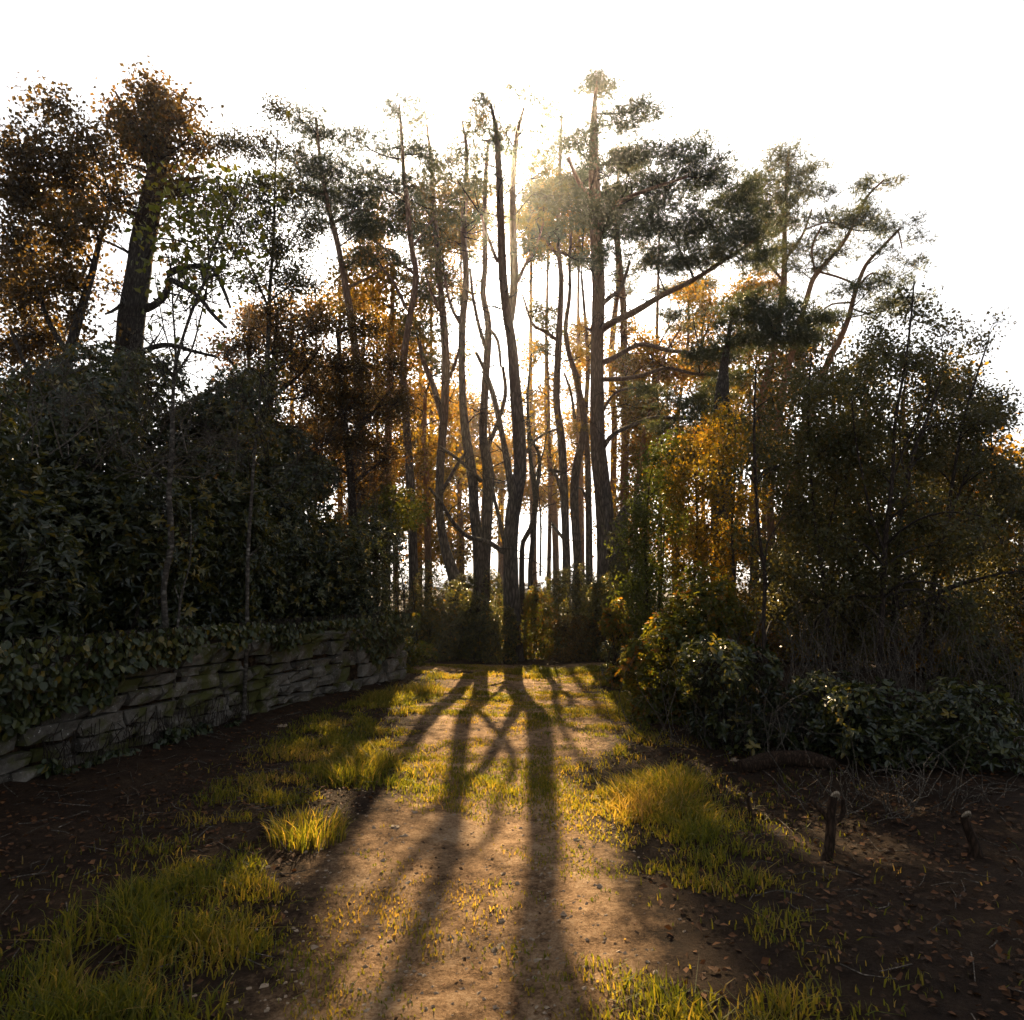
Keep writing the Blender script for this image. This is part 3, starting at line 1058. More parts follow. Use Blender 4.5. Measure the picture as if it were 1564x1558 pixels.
# pines further back, warm bark in the sun
FAR = 'slim warm barked pines behind the thick trunk'
for lab, Y, tr_, cl in (
        ('slim orange barked pine just right of the thickest trunk', 24.0, [(953, 900, 14), (953, 780, 13), (955, 640, 12), (953, 560, 11), (952, 470, 11), (946, 400, 9), (943, 330, 7), (945, 240, 4)], [(940, 300, 36, 24), (960, 420, 26, 16), (965, 250, 36, 20)]),
        ('slim pine whose stem slips in and out behind the thickest trunk', 25.0, [(936, 900, 11), (937, 720, 10), (938, 640, 9), (933, 560, 9), (938, 490, 9), (944, 430, 7), (940, 360, 5)], [(930, 350, 30, 20), (950, 440, 20, 12)]),
        ('thin upright pine further right under the level limbs', 26.0, [(1008, 880, 7), (1008, 720, 6), (1003, 600, 6), (1004, 480, 5), (1006, 400, 4), (1008, 330, 3)], [(1000, 380, 30, 20), (1020, 440, 26, 16)]),
        ('faint thin pine behind the bowed dark limb', 27.0, [(1034, 880, 8), (1036, 720, 7), (1035, 640, 6), (1046, 560, 5), (1052, 500, 4), (1050, 430, 3)], [(1045, 500, 30, 16), (1065, 440, 30, 20)]),
        ('thin forked pine rising between level limbs and golden leaves', 23.0, [(970, 880, 9), (972, 760, 8), (985, 660, 7), (1000, 600, 5), (1015, 545, 4), (1040, 500, 3)], [(1030, 490, 20, 12), (985, 620, 20, 12)])):
    tree('pine_tree', lab, Y, tr_, (), [('pine', 'pine_needles', cl, 1.5, .17, .72)], bark='pine_bark_far', group=FAR, k=8, bare=22)
tree('ivy_clad_tree', 'dark broad trunk wrapped in ivy showing above the birch leaves on the right', 15.0,
     [(1103, 900, 34), (1102, 760, 32), (1100, 660, 30), (1102, 610, 24), (1106, 560, 14), (1112, 520, 8), (1120, 470, 4)], [],
     [('leaf', 'laurel_leaf', [(1100, 640, 18, 26, -.1), (1102, 690, 19, 26, -.1), (1104, 740, 20, 26, -.1)], 2.2, .09, .35)], bark='oak_bark')

# right-hand pines against the open sky
RIGHT = 'open crowned pines on the right edge of the wood'
tree('pine_tree', 'leaning pine with an open crown reaching furthest right over the birches', 18.0,
     [(1195, 800, 12), (1225, 680, 11), (1262, 560, 10), (1282, 520, 9), (1296, 485, 8), (1306, 447, 7), (1322, 406, 6), (1345, 380, 5), (1374, 350, 4)],
     [[(1306, 445, 4), (1330, 418, 3), (1360, 424, 2)], [(1300, 462, 4), (1270, 465, 3), (1250, 480, 2)], [(1372, 352, 3), (1378, 380, 2)]],
     [('pine', 'pine_needles', [(1375, 345, 28, 10), (1400, 362, 22, 8, 0, .8), (1350, 385, 28, 10), (1330, 440, 36, 14), (1365, 430, 36, 14), (1290, 440, 28, 10), (1400, 405, 20, 10), (1345, 470, 40, 14), (1280, 480, 26, 10), (1385, 460, 30, 14)], 1.25, TUFT, .5)],
     bark='pine_bark_far', group=RIGHT, k=9)
tree('pine_tree', 'taller leaning pine whose topmost tufts touch the open sky', 20.0,
     [(1175, 760, 12), (1195, 600, 11), (1215, 520, 9), (1234, 450, 8), (1246, 420, 8), (1284, 376, 6), (1306, 338, 5), (1325, 300, 4), (1350, 275, 3)],
     [[(1250, 415, 4), (1285, 425, 4), (1330, 445, 3)], [(1246, 420, 4), (1240, 380, 4), (1255, 345, 3)], [(1300, 350, 4), (1265, 340, 3), (1230, 350, 2)]],
     [('pine', 'pine_needles', [(1335, 285, 28, 12), (1362, 277, 18, 10), (1310, 330, 40, 16), (1345, 345, 34, 13), (1290, 350, 34, 14), (1265, 335, 36, 12), (1240, 375, 40, 16), (1275, 385, 34, 14), (1300, 320, 26, 12), (1225, 415, 30, 14), (1260, 300, 30, 10, 0, .6)], 1.35, TUFT, .5)],
     bark='pine_bark_far', group=RIGHT, k=9)
tree('pine_tree', 'dense pine with golden lit tufts between the dark heavy crown and the open sky', 22.0,
     [(1150, 820, 14), (1160, 640, 13), (1180, 540, 12), (1196, 440, 10), (1198, 370, 8), (1200, 300, 6), (1205, 230, 4)],
     [[(1197, 400, 5), (1225, 360, 4), (1240, 320, 3)], [(1196, 430, 5), (1165, 390, 4)]],
     [('pine', 'pine_needles', [(1190, 330, 44, 28), (1165, 290, 40, 26), (1215, 285, 40, 22), (1180, 390, 40, 22), (1200, 240, 36, 18), (1230, 260, 30, 12, 0, .7)], 2.0, .17, .5),
      ('pine', 'gold_leaf', [(1165, 310, 24, 14), (1185, 345, 30, 10), (1150, 370, 18, 10), (1180, 425, 30, 18), (1150, 450, 40, 16)], 1.2, .15, .4)],
     bark='pine_bark_far', group=RIGHT, k=9)

# upper left pines
LEFTP = 'dark crowned pines on the upper left of the wood'
tree('pine_tree', 'upright dark crowned pine left of the leaning foot, needles in front of golden leaves', 17.0,
     [(632, 900, 15), (628, 760, 13), (620, 640, 12), (616, 560, 11), (625, 490, 10), (635, 422, 9), (628, 373, 9), (622, 310, 8), (617, 265, 7), (613, 205, 5), (610, 160, 3)],
     [[(620, 470, 6), (600, 430, 5), (575, 400, 4), (550, 375, 3)], [(634, 420, 5), (600, 390, 4), (570, 365, 3)], [(620, 300, 5), (580, 290, 4), (530, 300, 3)], [(628, 380, 5), (650, 350, 4), (670, 320, 3)]],
     [('pine', 'pine_needles', [(590, 290, 32, 22), (560, 265, 36, 20), (625, 280, 28, 16, 0, .7), (640, 360, 26, 14), (605, 350, 30, 14, 0, .7), (560, 345, 36, 16), (600, 225, 44, 20), (545, 215, 36, 16), (610, 165, 36, 16), (645, 235, 28, 14)], 1.6, TUFT, .4)],
     group=LEFTP, k=10)
tree('pine_tree', 'pine with a heavy grey green crown hanging over the left middle of the wood', 15.5,
     [(555, 900, 16), (550, 700, 15), (545, 560, 13), (530, 450, 11), (515, 370, 9), (500, 310, 8), (490, 250, 6), (482, 180, 4)],
     [[(510, 340, 6), (550, 320, 5), (580, 335, 3)], [(500, 300, 6), (460, 290, 5), (425, 290, 3)], [(530, 440, 5), (570, 420, 4), (600, 400, 3)]],
     [('pine', 'pine_needles', [(500, 300, 40, 26), (455, 290, 36, 22), (540, 310, 40, 24), (525, 350, 36, 18), (475, 330, 30, 14, 0, .7), (510, 260, 44, 22), (450, 250, 36, 18), (560, 345, 28, 16), (500, 210, 36, 18), (470, 180, 30, 14), (420, 275, 24, 14, 0, .8), (575, 395, 36, 14, 0, .7), (540, 400, 30, 14, 0, .5)], 2.1, TUFT, .3)],
     group=LEFTP, k=10)

# golden broadleaved trees behind, lit through
GOLD = 'golden leaved trees lit from behind'
for lab, Y, tr_, cl, dens in (
        ('golden leaved tree glowing left of the pines, brightest of the yellow crowns', 21.0, [(590, 900, 14), (592, 700, 12), (596, 560, 10), (600, 450, 7), (600, 380, 4)],
         [(600, 420, 46, 34), (560, 460, 50, 36), (640, 470, 36, 40), (530, 420, 36, 24), (610, 520, 50, 34), (575, 390, 40, 18), (655, 540, 24, 30)], .9),
        ('golden leaved tree low down behind the left pines', 22.0, [(655, 900, 12), (652, 760, 10), (648, 660, 8), (650, 600, 5)],
         [(640, 600, 40, 34), (600, 620, 44, 34), (650, 690, 34, 40), (625, 720, 30, 34), (690, 640, 22, 40), (655, 770, 34, 30), (700, 560, 18, 30)], .85),
        ('russet tree glowing low between the leaning foot and the low forked pine', 23.0, [(706, 900, 9), (705, 820, 7), (700, 740, 5)], [(700, 790, 26, 30), (660, 835, 30, 28), (695, 845, 34, 24), (760, 800, 16, 40, 0, .6), (720, 720, 16, 24, 0, .7)], 1.3),
        ('pale golden tree in the gap right of the double stem', 25.0, [(838, 900, 7), (840, 760, 6), (838, 620, 5), (835, 520, 4)],
         [(825, 470, 26, 18), (815, 540, 28, 24), (840, 590, 24, 28), (830, 660, 22, 20, 0, .7), (855, 750, 18, 18, 0, .7), (790, 600, 16, 30, 0, .6), (850, 690, 12, 12), (880, 560, 18, 24)], .45),
        ('golden tree under the level limbs of the thick pine', 24.0, [(985, 900, 10), (985, 760, 9), (990, 660, 7), (1000, 560, 5)],
         [(975, 560, 34, 26), (1015, 570, 36, 26), (1000, 640, 40, 36), (1050, 690, 44, 34), (970, 700, 28, 40), (960, 770, 24, 40), (1060, 560, 40, 22, 0, .7), (960, 500, 24, 14, 0, .6), (948, 610, 22, 30), (975, 640, 26, 26), (945, 550, 20, 24), (968, 590, 24, 24), (985, 530, 26, 20)], 1.8),
        ('amber tree between the heavy needle clump and the golden crown', 23.0, [(1100, 900, 10), (1090, 760, 8), (1080, 640, 6), (1070, 540, 4)],
         [(1080, 470, 40, 20, 0, .7), (1060, 440, 34, 16, 0, .7), (1140, 440, 34, 20), (1130, 590, 40, 26), (1080, 600, 36, 24), (1160, 640, 40, 30), (1100, 680, 40, 30)], 1.1)):
    tree('golden_tree', lab, Y, tr_, (), [('leaf', 'gold_leaf', cl, dens, .115, .45)], bark='pine_bark_far', group=GOLD, k=7)

# ------------------------------------------------------------------ trees deeper in the wood
def deep_tree(label, group, px, Y, top, wid, mat, n, dens, size=.15, low=850, tint=.5, kind='leaf', name='woodland_tree'):
    sway = rng.normal(0, 9)
    wd = rng.uniform(7, 11)
    tr_ = [(px, 905, wd), (px + sway * .3, 760, wd * .85), (px + sway, 620 if top < 600 else (top + 760) / 2, wd * .65), (px + sway * .7, top + 20, wd * .3)]
    cl = []
    for _ in range(n):
        py = top + (low - top) * rng.uniform(0, 1) ** .8
        cl.append((px + rng.normal(0, wid), py, rng.uniform(20, 34), rng.uniform(16, 28), rng.normal(0, .8)))
    tree(name, label, Y, tr_, (), [(kind, mat, cl, dens, size, tint)], bark='pine_bark_far', group=group, k=6, twr=.008)


ORD = ('first', 'second', 'third', 'fourth', 'fifth', 'sixth', 'seventh', 'eighth', 'ninth', 'tenth')
SEEN = {}


def nth(kind):
    SEEN[kind] = SEEN.get(kind, -1) + 1
    return ORD[SEEN[kind]] + ' from the left'


DL = 'broadleaved trees deep in the wood on the left'
for i, (px, Y, top, wid, mat, n, d) in enumerate(((330, 19, 560, 30, 'brown_leaf', 12, 1.2), (385, 24, 450, 30, 'brown_leaf', 14, 1.1), (440, 26, 430, 30, 'gold_leaf', 15, 1.0), (480, 23, 420, 28, 'brown_leaf', 15, 1.1),
                                                  (520, 29, 400, 30, 'gold_leaf', 15, 1.1), (560, 27, 420, 28, 'gold_leaf', 15, 1.1), (605, 31, 430, 26, 'brown_leaf', 15, 1.0), (640, 30, 470, 24, 'gold_leaf', 12, 1.0), (690, 34, 600, 20, 'gold_leaf', 9, .9))):
    deep_tree({'gold_leaf': 'yellow', 'brown_leaf': 'brown'}[mat] + ' leaved tree deep in the left wood, ' + nth('L' + mat) + ' of its colour', DL, px, Y, top, wid, mat, n, d)
DR = 'broadleaved trees deep in the wood on the right'
for i, (px, Y, top, wid, mat, n, d) in enumerate(((985, 30, 560, 24, 'gold_leaf', 11, 1.1), (1030, 28, 500, 26, 'gold_leaf', 13, 1.1), (1075, 31, 440, 28, 'gold_leaf', 14, 1.1), (1120, 27, 450, 28, 'brown_leaf', 14, 1.0), (1165, 25, 470, 28, 'gold_leaf', 13, 1.0),
                                                  (1215, 22, 480, 28, 'birch_leaf', 14, 1.2), (1270, 20, 500, 28, 'birch_leaf', 14, 1.2), (1330, 19, 560, 30, 'birch_leaf', 13, 1.2), (1390, 18, 570, 30, 'gold_leaf', 13, 1.1), (1450, 18, 610, 30, 'brown_leaf', 12, 1.2), (1510, 17, 680, 30, 'gold_leaf', 11, 1.2), (1560, 16, 700, 30, 'gold_leaf', 10, 1.2))):
    deep_tree({'gold_leaf': 'amber', 'brown_leaf': 'brown', 'birch_leaf': 'olive'}[mat] + ' leaved tree deep in the right wood, ' + nth('R' + mat) + ' of its colour', DR, px, Y, top, wid, mat, n, d)
CT = 'fine trees against the bright gap'
for (px, Y, top, wid, n) in ((700, 33, 590, 18, 10), (735, 32, 610, 14, 8), (765, 36, 640, 12, 6), (815, 34, 600, 14, 8), (850, 38, 640, 14, 6), (890, 35, 480, 12, 10)):
    deep_tree('fine distant tree with wispy yellow leaves in the bright gap, ' + nth('C'), CT, px, Y, top, wid, 'gold_leaf', n, .8, low=760)

HIGH = 'tall trees whose amber tops show high between the pine stems'
for (px, Y, top, n, lab) in ((575, 27, 285, 10, 'tall amber topped tree between the heavy grey green crown and the upright dark pine'), (655, 29, 275, 10, 'tall amber topped tree behind the curved leaning pine'),
                             (700, 31, 270, 9, 'tall amber topped tree behind the low forked pine'), (728, 30, 268, 7, 'tall amber topped tree just left of the sun glow'),
                             (815, 30, 268, 9, 'tall amber topped tree just right of the sun glow'), (850, 32, 272, 9, 'tall amber topped tree behind the slender straight pine'), (885, 29, 275, 9, 'tall amber topped tree close left of the thickest trunk')):
    deep_tree(lab, HIGH, px, Y, top, 20, 'gold_leaf', n, .8, size=.13, low=385 if px > 690 else 470)

# ------------------------------------------------------------------ left side trees behind the hedge
tree('oak_tree', 'thick dark trunk with crooked limbs rising from the hedge at far left', 11.0,
     [(186, 720, 44), (190, 620, 42), (196, 550, 40), (202, 480, 38), (212, 410, 36), (222, 350, 34), (234, 290, 31), (241, 258, 27), (248, 222, 18), (258, 190, 12), (272, 160, 7), (284, 135, 3)],
     [[(215, 472, 13), (232, 468, 12, -.2), (248, 456, 11, -.3), (258, 438, 11, -.3), (258, 418, 12, -.3), (280, 410, 10, -.4), (305, 406, 9, -.4), (326, 410, 7, -.4), (340, 440, 5, -.4), (352, 470, 4, -.4)],
      [(262, 428, 10, -.3), (285, 440, 9, -.4), (305, 455, 8, -.5), (325, 480, 6, -.6), (345, 500, 5, -.7)],
      [(214, 540, 10), (235, 530, 9, .2), (262, 527, 8, .3), (290, 535, 6, .4), (330, 545, 4, .5)],
      [(212, 555, 10), (240, 560, 9, -.2), (262, 572, 7, -.3), (280, 590, 5, -.3)],
      [(186, 560, 8), (150, 550, 7, .3), (125, 530, 6, .5), (108, 500, 5, .7)],
      [(238, 272, 22), (226, 232, 15), (208, 195, 10), (190, 165, 6), (176, 140, 3)], [(250, 215, 9), (252, 180, 6), (246, 150, 3)], [(222, 225, 8), (222, 190, 6), (226, 160, 3)], [(215, 330, 10), (180, 320, 8), (130, 320, 6), (80, 350, 4)], [(230, 300, 9), (270, 280, 7), (310, 270, 5)], [(205, 440, 6), (180, 470, 5, -.3), (160, 480, 3, -.4)]],
     [('leaf', 'brown_leaf', [(165, 300, 36, 24), (110, 300, 44, 30), (240, 290, 34, 22), (285, 285, 36, 22), (110, 370, 40, 26), (270, 340, 30, 18, 0, .5), (165, 245, 50, 24), (235, 230, 50, 26, 0, 1.5), (310, 230, 44, 22), (245, 165, 44, 24, 0, 1.7), (185, 185, 44, 22, 0, 1.5), (275, 180, 36, 24, -.3, 1.3), (215, 200, 36, 24, -.5, 1.3), (225, 135, 36, 16, 0, 1.3), (265, 395, 30, 10, 0, .4), (170, 430, 24, 20, 0, .35)], 1.4, .08, .38)],
     bark='oak_bark', k=16, rough=.09, bare=30)
tree('beech_tree', 'dark bronze leaved tree filling the top left corner', 9.5,
     [(70, 760, 20), (78, 640, 18), (105, 540, 16), (125, 470, 13), (140, 420, 10), (152, 370, 8), (170, 310, 6)],
     [[(105, 545, 9), (70, 480, 8), (50, 400, 6), (35, 330, 4)], [(80, 640, 9), (40, 560, 7), (15, 500, 5)], [(90, 590, 7), (135, 560, 5), (170, 550, 3)]],
     [('leaf', 'brown_leaf', [(50, 300, 50, 40), (30, 370, 40, 40), (90, 420, 40, 36), (40, 450, 46, 40), (20, 530, 40, 40), (75, 520, 44, 36), (110, 480, 26, 24, 0, .7), (60, 590, 50, 30), (120, 590, 40, 22), (20, 620, 36, 30), (100, 260, 50, 30), (50, 220, 60, 32), (130, 210, 40, 22), (80, 165, 40, 18), (150, 520, 24, 14, 0, .4), (200, 600, 40, 16, 0, .8), (30, 280, 40, 30), (90, 350, 40, 34), (140, 340, 26, 26), (20, 430, 30, 50), (70, 620, 40, 26), (120, 420, 22, 26)], 1.7, .07, .3)],
     bark='oak_bark', k=10)
tree('thorn_tree', 'twiggy russet thorn tree behind the hedge, its crown full of bare stems', 12.5,
     [(400, 780, 14), (405, 680, 12), (415, 600, 10), (420, 530, 7), (425, 470, 5)],
     [[(408, 640, 6), (370, 580, 5), (345, 540, 3)], [(412, 610, 6), (460, 570, 5), (490, 530, 3)], [(402, 700, 5), (350, 660, 4)]],
     [('leaf', 'brown_leaf', [(420, 480, 36, 26), (375, 530, 40, 30), (450, 540, 44, 32), (400, 580, 44, 30), (350, 600, 36, 26), (470, 600, 40, 30), (420, 640, 44, 24), (480, 490, 34, 26)], .8, .05, .33)], bark='sapling_bark', k=8, twr=.007, bare=30)
tree('thorn_tree', 'twiggy russet thorn tree nearer the gap, orange leaves on its outer shoots', 14.0,
     [(540, 820, 14), (535, 720, 12), (525, 640, 10), (520, 570, 7), (515, 500, 5)],
     [[(530, 680, 6), (570, 630, 5), (600, 590, 3)], [(528, 660, 6), (490, 620, 5), (470, 580, 3)], [(535, 740, 5), (590, 700, 4)]],
     [('leaf', 'brown_leaf', [(520, 500, 40, 28), (500, 560, 40, 30), (550, 560, 40, 32), (520, 620, 44, 30), (570, 630, 40, 30), (540, 680, 50, 30), (490, 670, 40, 26), (590, 690, 36, 28), (560, 740, 44, 24), (600, 560, 30, 26), (610, 620, 30, 30), (560, 500, 34, 24), (470, 720, 44, 24), (530, 600, 40, 26)], .9, .055, .38)], bark='sapling_bark', k=8, twr=.007, bare=30)
tree('birch_tree', 'airy birch with sparse small leaves against the white sky on the left', 12.0,
     [(405, 800, 9), (402, 680, 8), (408, 560, 7), (412, 450, 6), (418, 360, 5), (420, 280, 3), (424, 200, 2)],
     [[(410, 470, 4), (380, 400, 3), (350, 330, 2)], [(414, 420, 4), (450, 360, 3), (470, 320, 2)], [(405, 600, 4), (440, 540, 3), (480, 480, 2)], [(403, 660, 4), (360, 600, 3), (330, 560, 2)]],
     [('leaf', 'birch_leaf', [(390, 330, 50, 40), (430, 380, 44, 36), (350, 290, 44, 30), (420, 290, 46, 30), (460, 420, 36, 26), (340, 380, 36, 26), (380, 430, 30, 18), (400, 225, 50, 28), (345, 220, 36, 20), (420, 165, 30, 18), (470, 350, 30, 30), (330, 330, 30, 40), (300, 420, 30, 30, 0, .6), (440, 440, 36, 24)], .8, .05, .42)], bark='birch_bark', k=8, bare=60)

SAP = 'slender pale stemmed saplings in front of the hedge'
z1 = (950 - 0)
tree('birch_sapling', 'slender pale barked sapling standing above the wall, the tallest stem before the hedge', 7.2,
     [(254, 975, 10), (251, 930, 9), (250, 900, 9), (255, 865, 9), (261, 835, 9), (260, 790, 9), (258, 750, 8), (262, 700, 8), (263, 660, 7), (264, 610, 6), (268, 560, 6), (278, 520, 5), (295, 470, 5), (312, 430, 4), (322, 390, 4), (345, 340, 3), (370, 290, 2), (382, 262, 1.5)],
     [[(264, 610, 4), (268, 540, 4), (264, 470, 3), (262, 410, 2)], [(268, 570, 4), (290, 540, 4), (305, 490, 3), (318, 420, 3), (316, 340, 2), (312, 280, 2)], [(258, 745, 3), (240, 728, 3), (215, 715, 2), (190, 700, 1)],
      [(295, 470, 3), (330, 440, 2), (380, 425, 2)], [(261, 722, 3), (275, 708, 2), (300, 690, 1)], [(268, 560, 3), (250, 500, 2), (240, 440, 2)], [(312, 430, 3), (350, 400, 2), (372, 340, 2)]],
     [('leaf', 'hazel_leaf', [(300, 330, 50, 40), (350, 300, 44, 34), (260, 370, 36, 34), (330, 400, 44, 30), (385, 390, 30, 34), (280, 440, 40, 30, 0, .7), (225, 340, 26, 30, 0, .6), (270, 295, 44, 26), (395, 285, 36, 24), (330, 275, 40, 22), (300, 480, 40, 24, 0, .4), (240, 420, 26, 24, 0, .6)], .36, .085, .42)],
     bark='birch_bark', group=SAP, k=9, twr=.0045, bare=16)
tree('birch_sapling', 'short pale sapling stem right of the tall one, lost in leaves above', 8.15,
     [(377, 985, 6), (378, 880, 6), (380, 820, 6), (384, 760, 5), (388, 700, 5), (394, 640, 4), (400, 560, 3)],
     [[(380, 850, 3), (392, 840, 2), (402, 832, 1)]], [('leaf', 'birch_leaf', [(390, 660, 30, 40, 0, .6), (400, 570, 30, 30, 0, .5)], .8, .06, .5)], bark='birch_bark', group=SAP, k=8)
tree('birch_sapling', 'thin whitish shoot beside the foot of the tallest pale sapling', 7.1,
     [(269, 978, 5), (272, 950, 4), (275, 920, 4), (282, 890, 3), (290, 860, 2), (292, 810, 2), (290, 770, 1.5)], [[(275, 920, 2), (266, 895, 2)]],
     [('leaf', 'ivy_leaf', [(288, 820, 14, 30, 0, .4)], .7, .06, .75)], bark='birch_bark', group=SAP, k=7)

# ------------------------------------------------------------------ the hedge above the wall
HEDGE = 'broad leaved evergreen shrubs along the top of the wall'


def on_bank(s, back):
    p, n = wall_at(s)
    return p[0] - n[0] * back


hed = [(3.3, 1.35, 1.05, 1.5, .10, 'evergreen shrub nearest the viewer at the left edge, large dark oval leaves', 130),
       (4.9, 1.4, 1.0, 1.5, .10, 'large leaved evergreen shrub left of the tallest pale sapling', 140),
       (6.5, 1.4, .98, 1.4, .095, 'evergreen shrub behind the tallest pale sapling', 110),
       (8.1, 1.35, 1.0, 1.45, .09, 'evergreen shrub behind the short pale sapling', 80),
       (9.5, 1.2, .95, 1.3, .08, 'grey green evergreen shrub over the mossy middle of the wall', 0),
       (10.8, 1.0, .9, 1.2, .075, 'dense evergreen shrub near the right end of the wall', 0),
       (11.7, 1.0, .85, 1.1, .07, 'evergreen shrub on the corner where the wall ends', 0)]
for (s, back, r, rz, L, lab, single) in hed:
    c = on_bank(s, back)
    b = gz(c[0], c[1])
    shrub('rhododendron', lab, (c[0], c[1], b + rz * .82), (r * 1.15, r * 1.1, rz * 1.05), 'laurel_leaf', L, .42, int(9.5 * r * rz / (L * L) * .52), 7, .5, 18, HEDGE, single, base=b, fill=.9)
# second, higher row further back
for (px, py, Y, rx, rz, lab) in ((60, 690, 8.3, 1.1, 1.0, 'evergreen shrub behind the nearest one at the left edge, under the bronze tree'), (180, 660, 9.3, 1.2, 1.0, 'evergreen shrub below the thick dark trunk'),
                                 (35, 850, 7.0, 1.0, 1.3, 'low dark evergreen shrub deep behind the nearest one at the left edge'), (125, 840, 7.9, 1.0, 1.3, 'low dark evergreen shrub deep behind the large leaved one'),
                                 (205, 840, 8.6, 1.0, 1.3, 'low dark evergreen shrub deep behind the tallest pale sapling'), (310, 850, 9.6, 1.0, 1.2, 'low dark evergreen shrub deep behind the short pale sapling'), (400, 850, 10.9, 1.0, 1.2, 'low dark evergreen shrub deep behind the mossy middle of the wall'),
                                 (490, 860, 12.4, 1.0, 1.1, 'low dark evergreen shrub deep behind the right part of the wall'), (320, 660, 10.6, 1.2, .9, 'evergreen shrub in the second row under the russet thorn tree'), (440, 730, 12.0, 1.2, 1.0, 'evergreen shrub in the second row left of the sunlit one')):
    c = Wp(px, py, Y)
    shrub('rhododendron', lab, c, (rx, rx, rz), 'laurel_leaf', .10, .44, 1500, 7, .48, 16, 'evergreen shrubs in the second row behind the wall', base=gz(c[0], c[1]), fill=.5, hexa=False)
c = Wp(610, 775, 14.2)
shrub('rhododendron', 'sunlit yellow green shrub leaning out past the end of the hedge', c, (.85, .8, .75), 'hazel_leaf', .07, .42, 900, 7, .5, 14, None, base=gz(c[0], c[1]), fill=.5)
c = Wp(560, 840, 13.6)
shrub('rhododendron', 'dark shrub under the sunlit yellow green one', c, (1.0, .9, 1.1), 'laurel_leaf', .07, .42, 900, 7, .45, 14, None, base=gz(c[0], c[1]), fill=.5)


def bare_bush(label, px, py, Y, n, spread, h, mat='pale_twig', lean=(0, 0)):
    b = Wp(px, py, Y)
    root = thing('bare_bush', b, label, 'bush', 'bare twiggy bushes among the hedge')
    A = b + rng.normal(size=(n, 3)) * np.array([.25, .2, .05]) * spread
    D = unit(np.column_stack([rng.normal(lean[0], .55, n), rng.normal(lean[1], .4, n), rng.uniform(.35, 1.1, n)]))
    L = h * rng.uniform(.5, 1.1, (n, 1))
    B = A + D * L
    mb = MB()
    twigs(mb, A, B, .007, .003, 5, .10)
    for lv, (k, f, ra) in enumerate(((5, .45, .004), (5, .22, .0025))):
        m = n * k
        j = rng.integers(0, n, m)
        t = rng.uniform(.3, 1, (m, 1))
        C = A[j] * (1 - t) + B[j] * t
        E = C + unit(D[j] + rng.normal(size=(m, 3)) * .6) * L[j] * f * rng.uniform(.5, 1.2, (m, 1))
        twigs(mb, C, E, ra, ra * .5, 3, .12)
        A, B, D, L, n = C, E, unit(E - C), L[j], m
        if lv == 0:
            L = L * .8
    mb.build('twigs', M[mat], root, kind='stuff')


for (px, py, Y, n, sp, h, mt, lab) in (
        (60, 700, 5.5, 6, 1.2, 1.0, 'pale_twig', 'bare pale twigs poking out over the hedge at the left edge'),
        (150, 700, 6.1, 8, 1.2, 1.1, 'pale_twig', 'tangle of bare pale twigs over the hedge below the thick dark trunk'),
        (215, 730, 6.6, 8, 1.0, 1.0, 'pale_twig', 'bare twigs fanning out just left of the tallest pale sapling'),
        (320, 740, 7.6, 9, 1.3, 1.2, 'pale_twig', 'pale bare twigs above the hedge right of the tallest pale sapling'),
        (395, 720, 8.5, 11, 1.4, 1.6, 'twig', 'dark bare bush in front of the russet thorn tree'),
        (475, 760, 9.8, 11, 1.4, 1.7, 'twig', 'dark bare bush between the two russet thorn trees'),
        (545, 800, 11.6, 12, 1.2, 1.3, 'pale_twig', 'bare pale twigs in front of the sunlit leaning shrub')):
    bare_bush(lab, px, py, Y, n, sp, h, mt)


def ivy(label, s0, s1, top, low, n, seed, tint=.55, singles=0):
    """leaves hanging over the coping and creeping down the stones"""
    sm = (s0 + s1) / 2
    p, nn = wall_at(sm)
    root = thing('ivy', (p[0, 0], p[0, 1], WH), label, 'ivy', 'ivy on the wall')
    s = rng.uniform(s0, s1, n * 4)
    z = rng.uniform(low, top, n * 4)
    q = np.stack([s * 1.0, z * 2.2, np.full(len(s), seed * 3.7)], 1)
    one = np.stack([s, np.full(len(s), 2.0 + seed), np.zeros(len(s))], 1)
    cov = noise(q, 1.6, 1) * .5 + noise(q, 4.5, 2) * .4
    hang = (noise(one, 1.7, 4) * .55 + noise(one, 4.5, 0) * .25 + .42) * (top - low)
    if top < .6:
        keep = z < low + hang * .9 + cov * .2
    else:
        keep = (z > top - np.clip(hang, .16, 2) + cov * .22) & ((hang > .1) | (z > top - .12))
    s, z = s[keep][:n], z[keep][:n]
    P, N = wall_at(s)
    k = len(s)
    outw = rng.uniform(.01, .09, k) + np.where(z > WH - .1, .06 + rng.uniform(0, .14, k), 0)
    pos = np.column_stack([P + N * outw[:, None], z])
    nr = np.column_stack([N, np.full(k, .35)]) + rng.normal(size=(k, 3)) * .4
    ax = np.column_stack([rng.normal(size=(k, 2)) * .6, np.full(k, -.7)])
    L = rng.uniform(.045, .085, k)
    tn = np.clip(tint + .22 * rng.normal(size=k), 0, 1)
    m = np.zeros(k, bool)
    if singles:
        m[np.argsort(np.hypot(pos[:, 0], pos[:, 1]))[:singles * 3:3]] = True
        leaf_objects(root, pos[m], ax[m], nr[m], L[m], 'ivy_leaf', .85, root.location)
    mb = MB()
    leaves(mb, pos[~m], ax[~m], nr[~m], L[~m], L[~m] * .85, tn[~m], True, .1)
    mb.build('foliage', M['ivy_leaf'], root, kind='stuff')
    tw = MB()
    kk = min(k, 160)
    w = rng.choice(k, kk, replace=False)
    A = pos[w] + np.column_stack([rng.normal(size=(kk, 2)) * .05, rng.uniform(.15, .4, kk)])
    A[:, 2] = np.minimum(A[:, 2], WH + .25)
    twigs(tw, A, pos[w], .004, .002, 3, .1)
    tw.build('stems', M['twig'], root, kind='stuff')


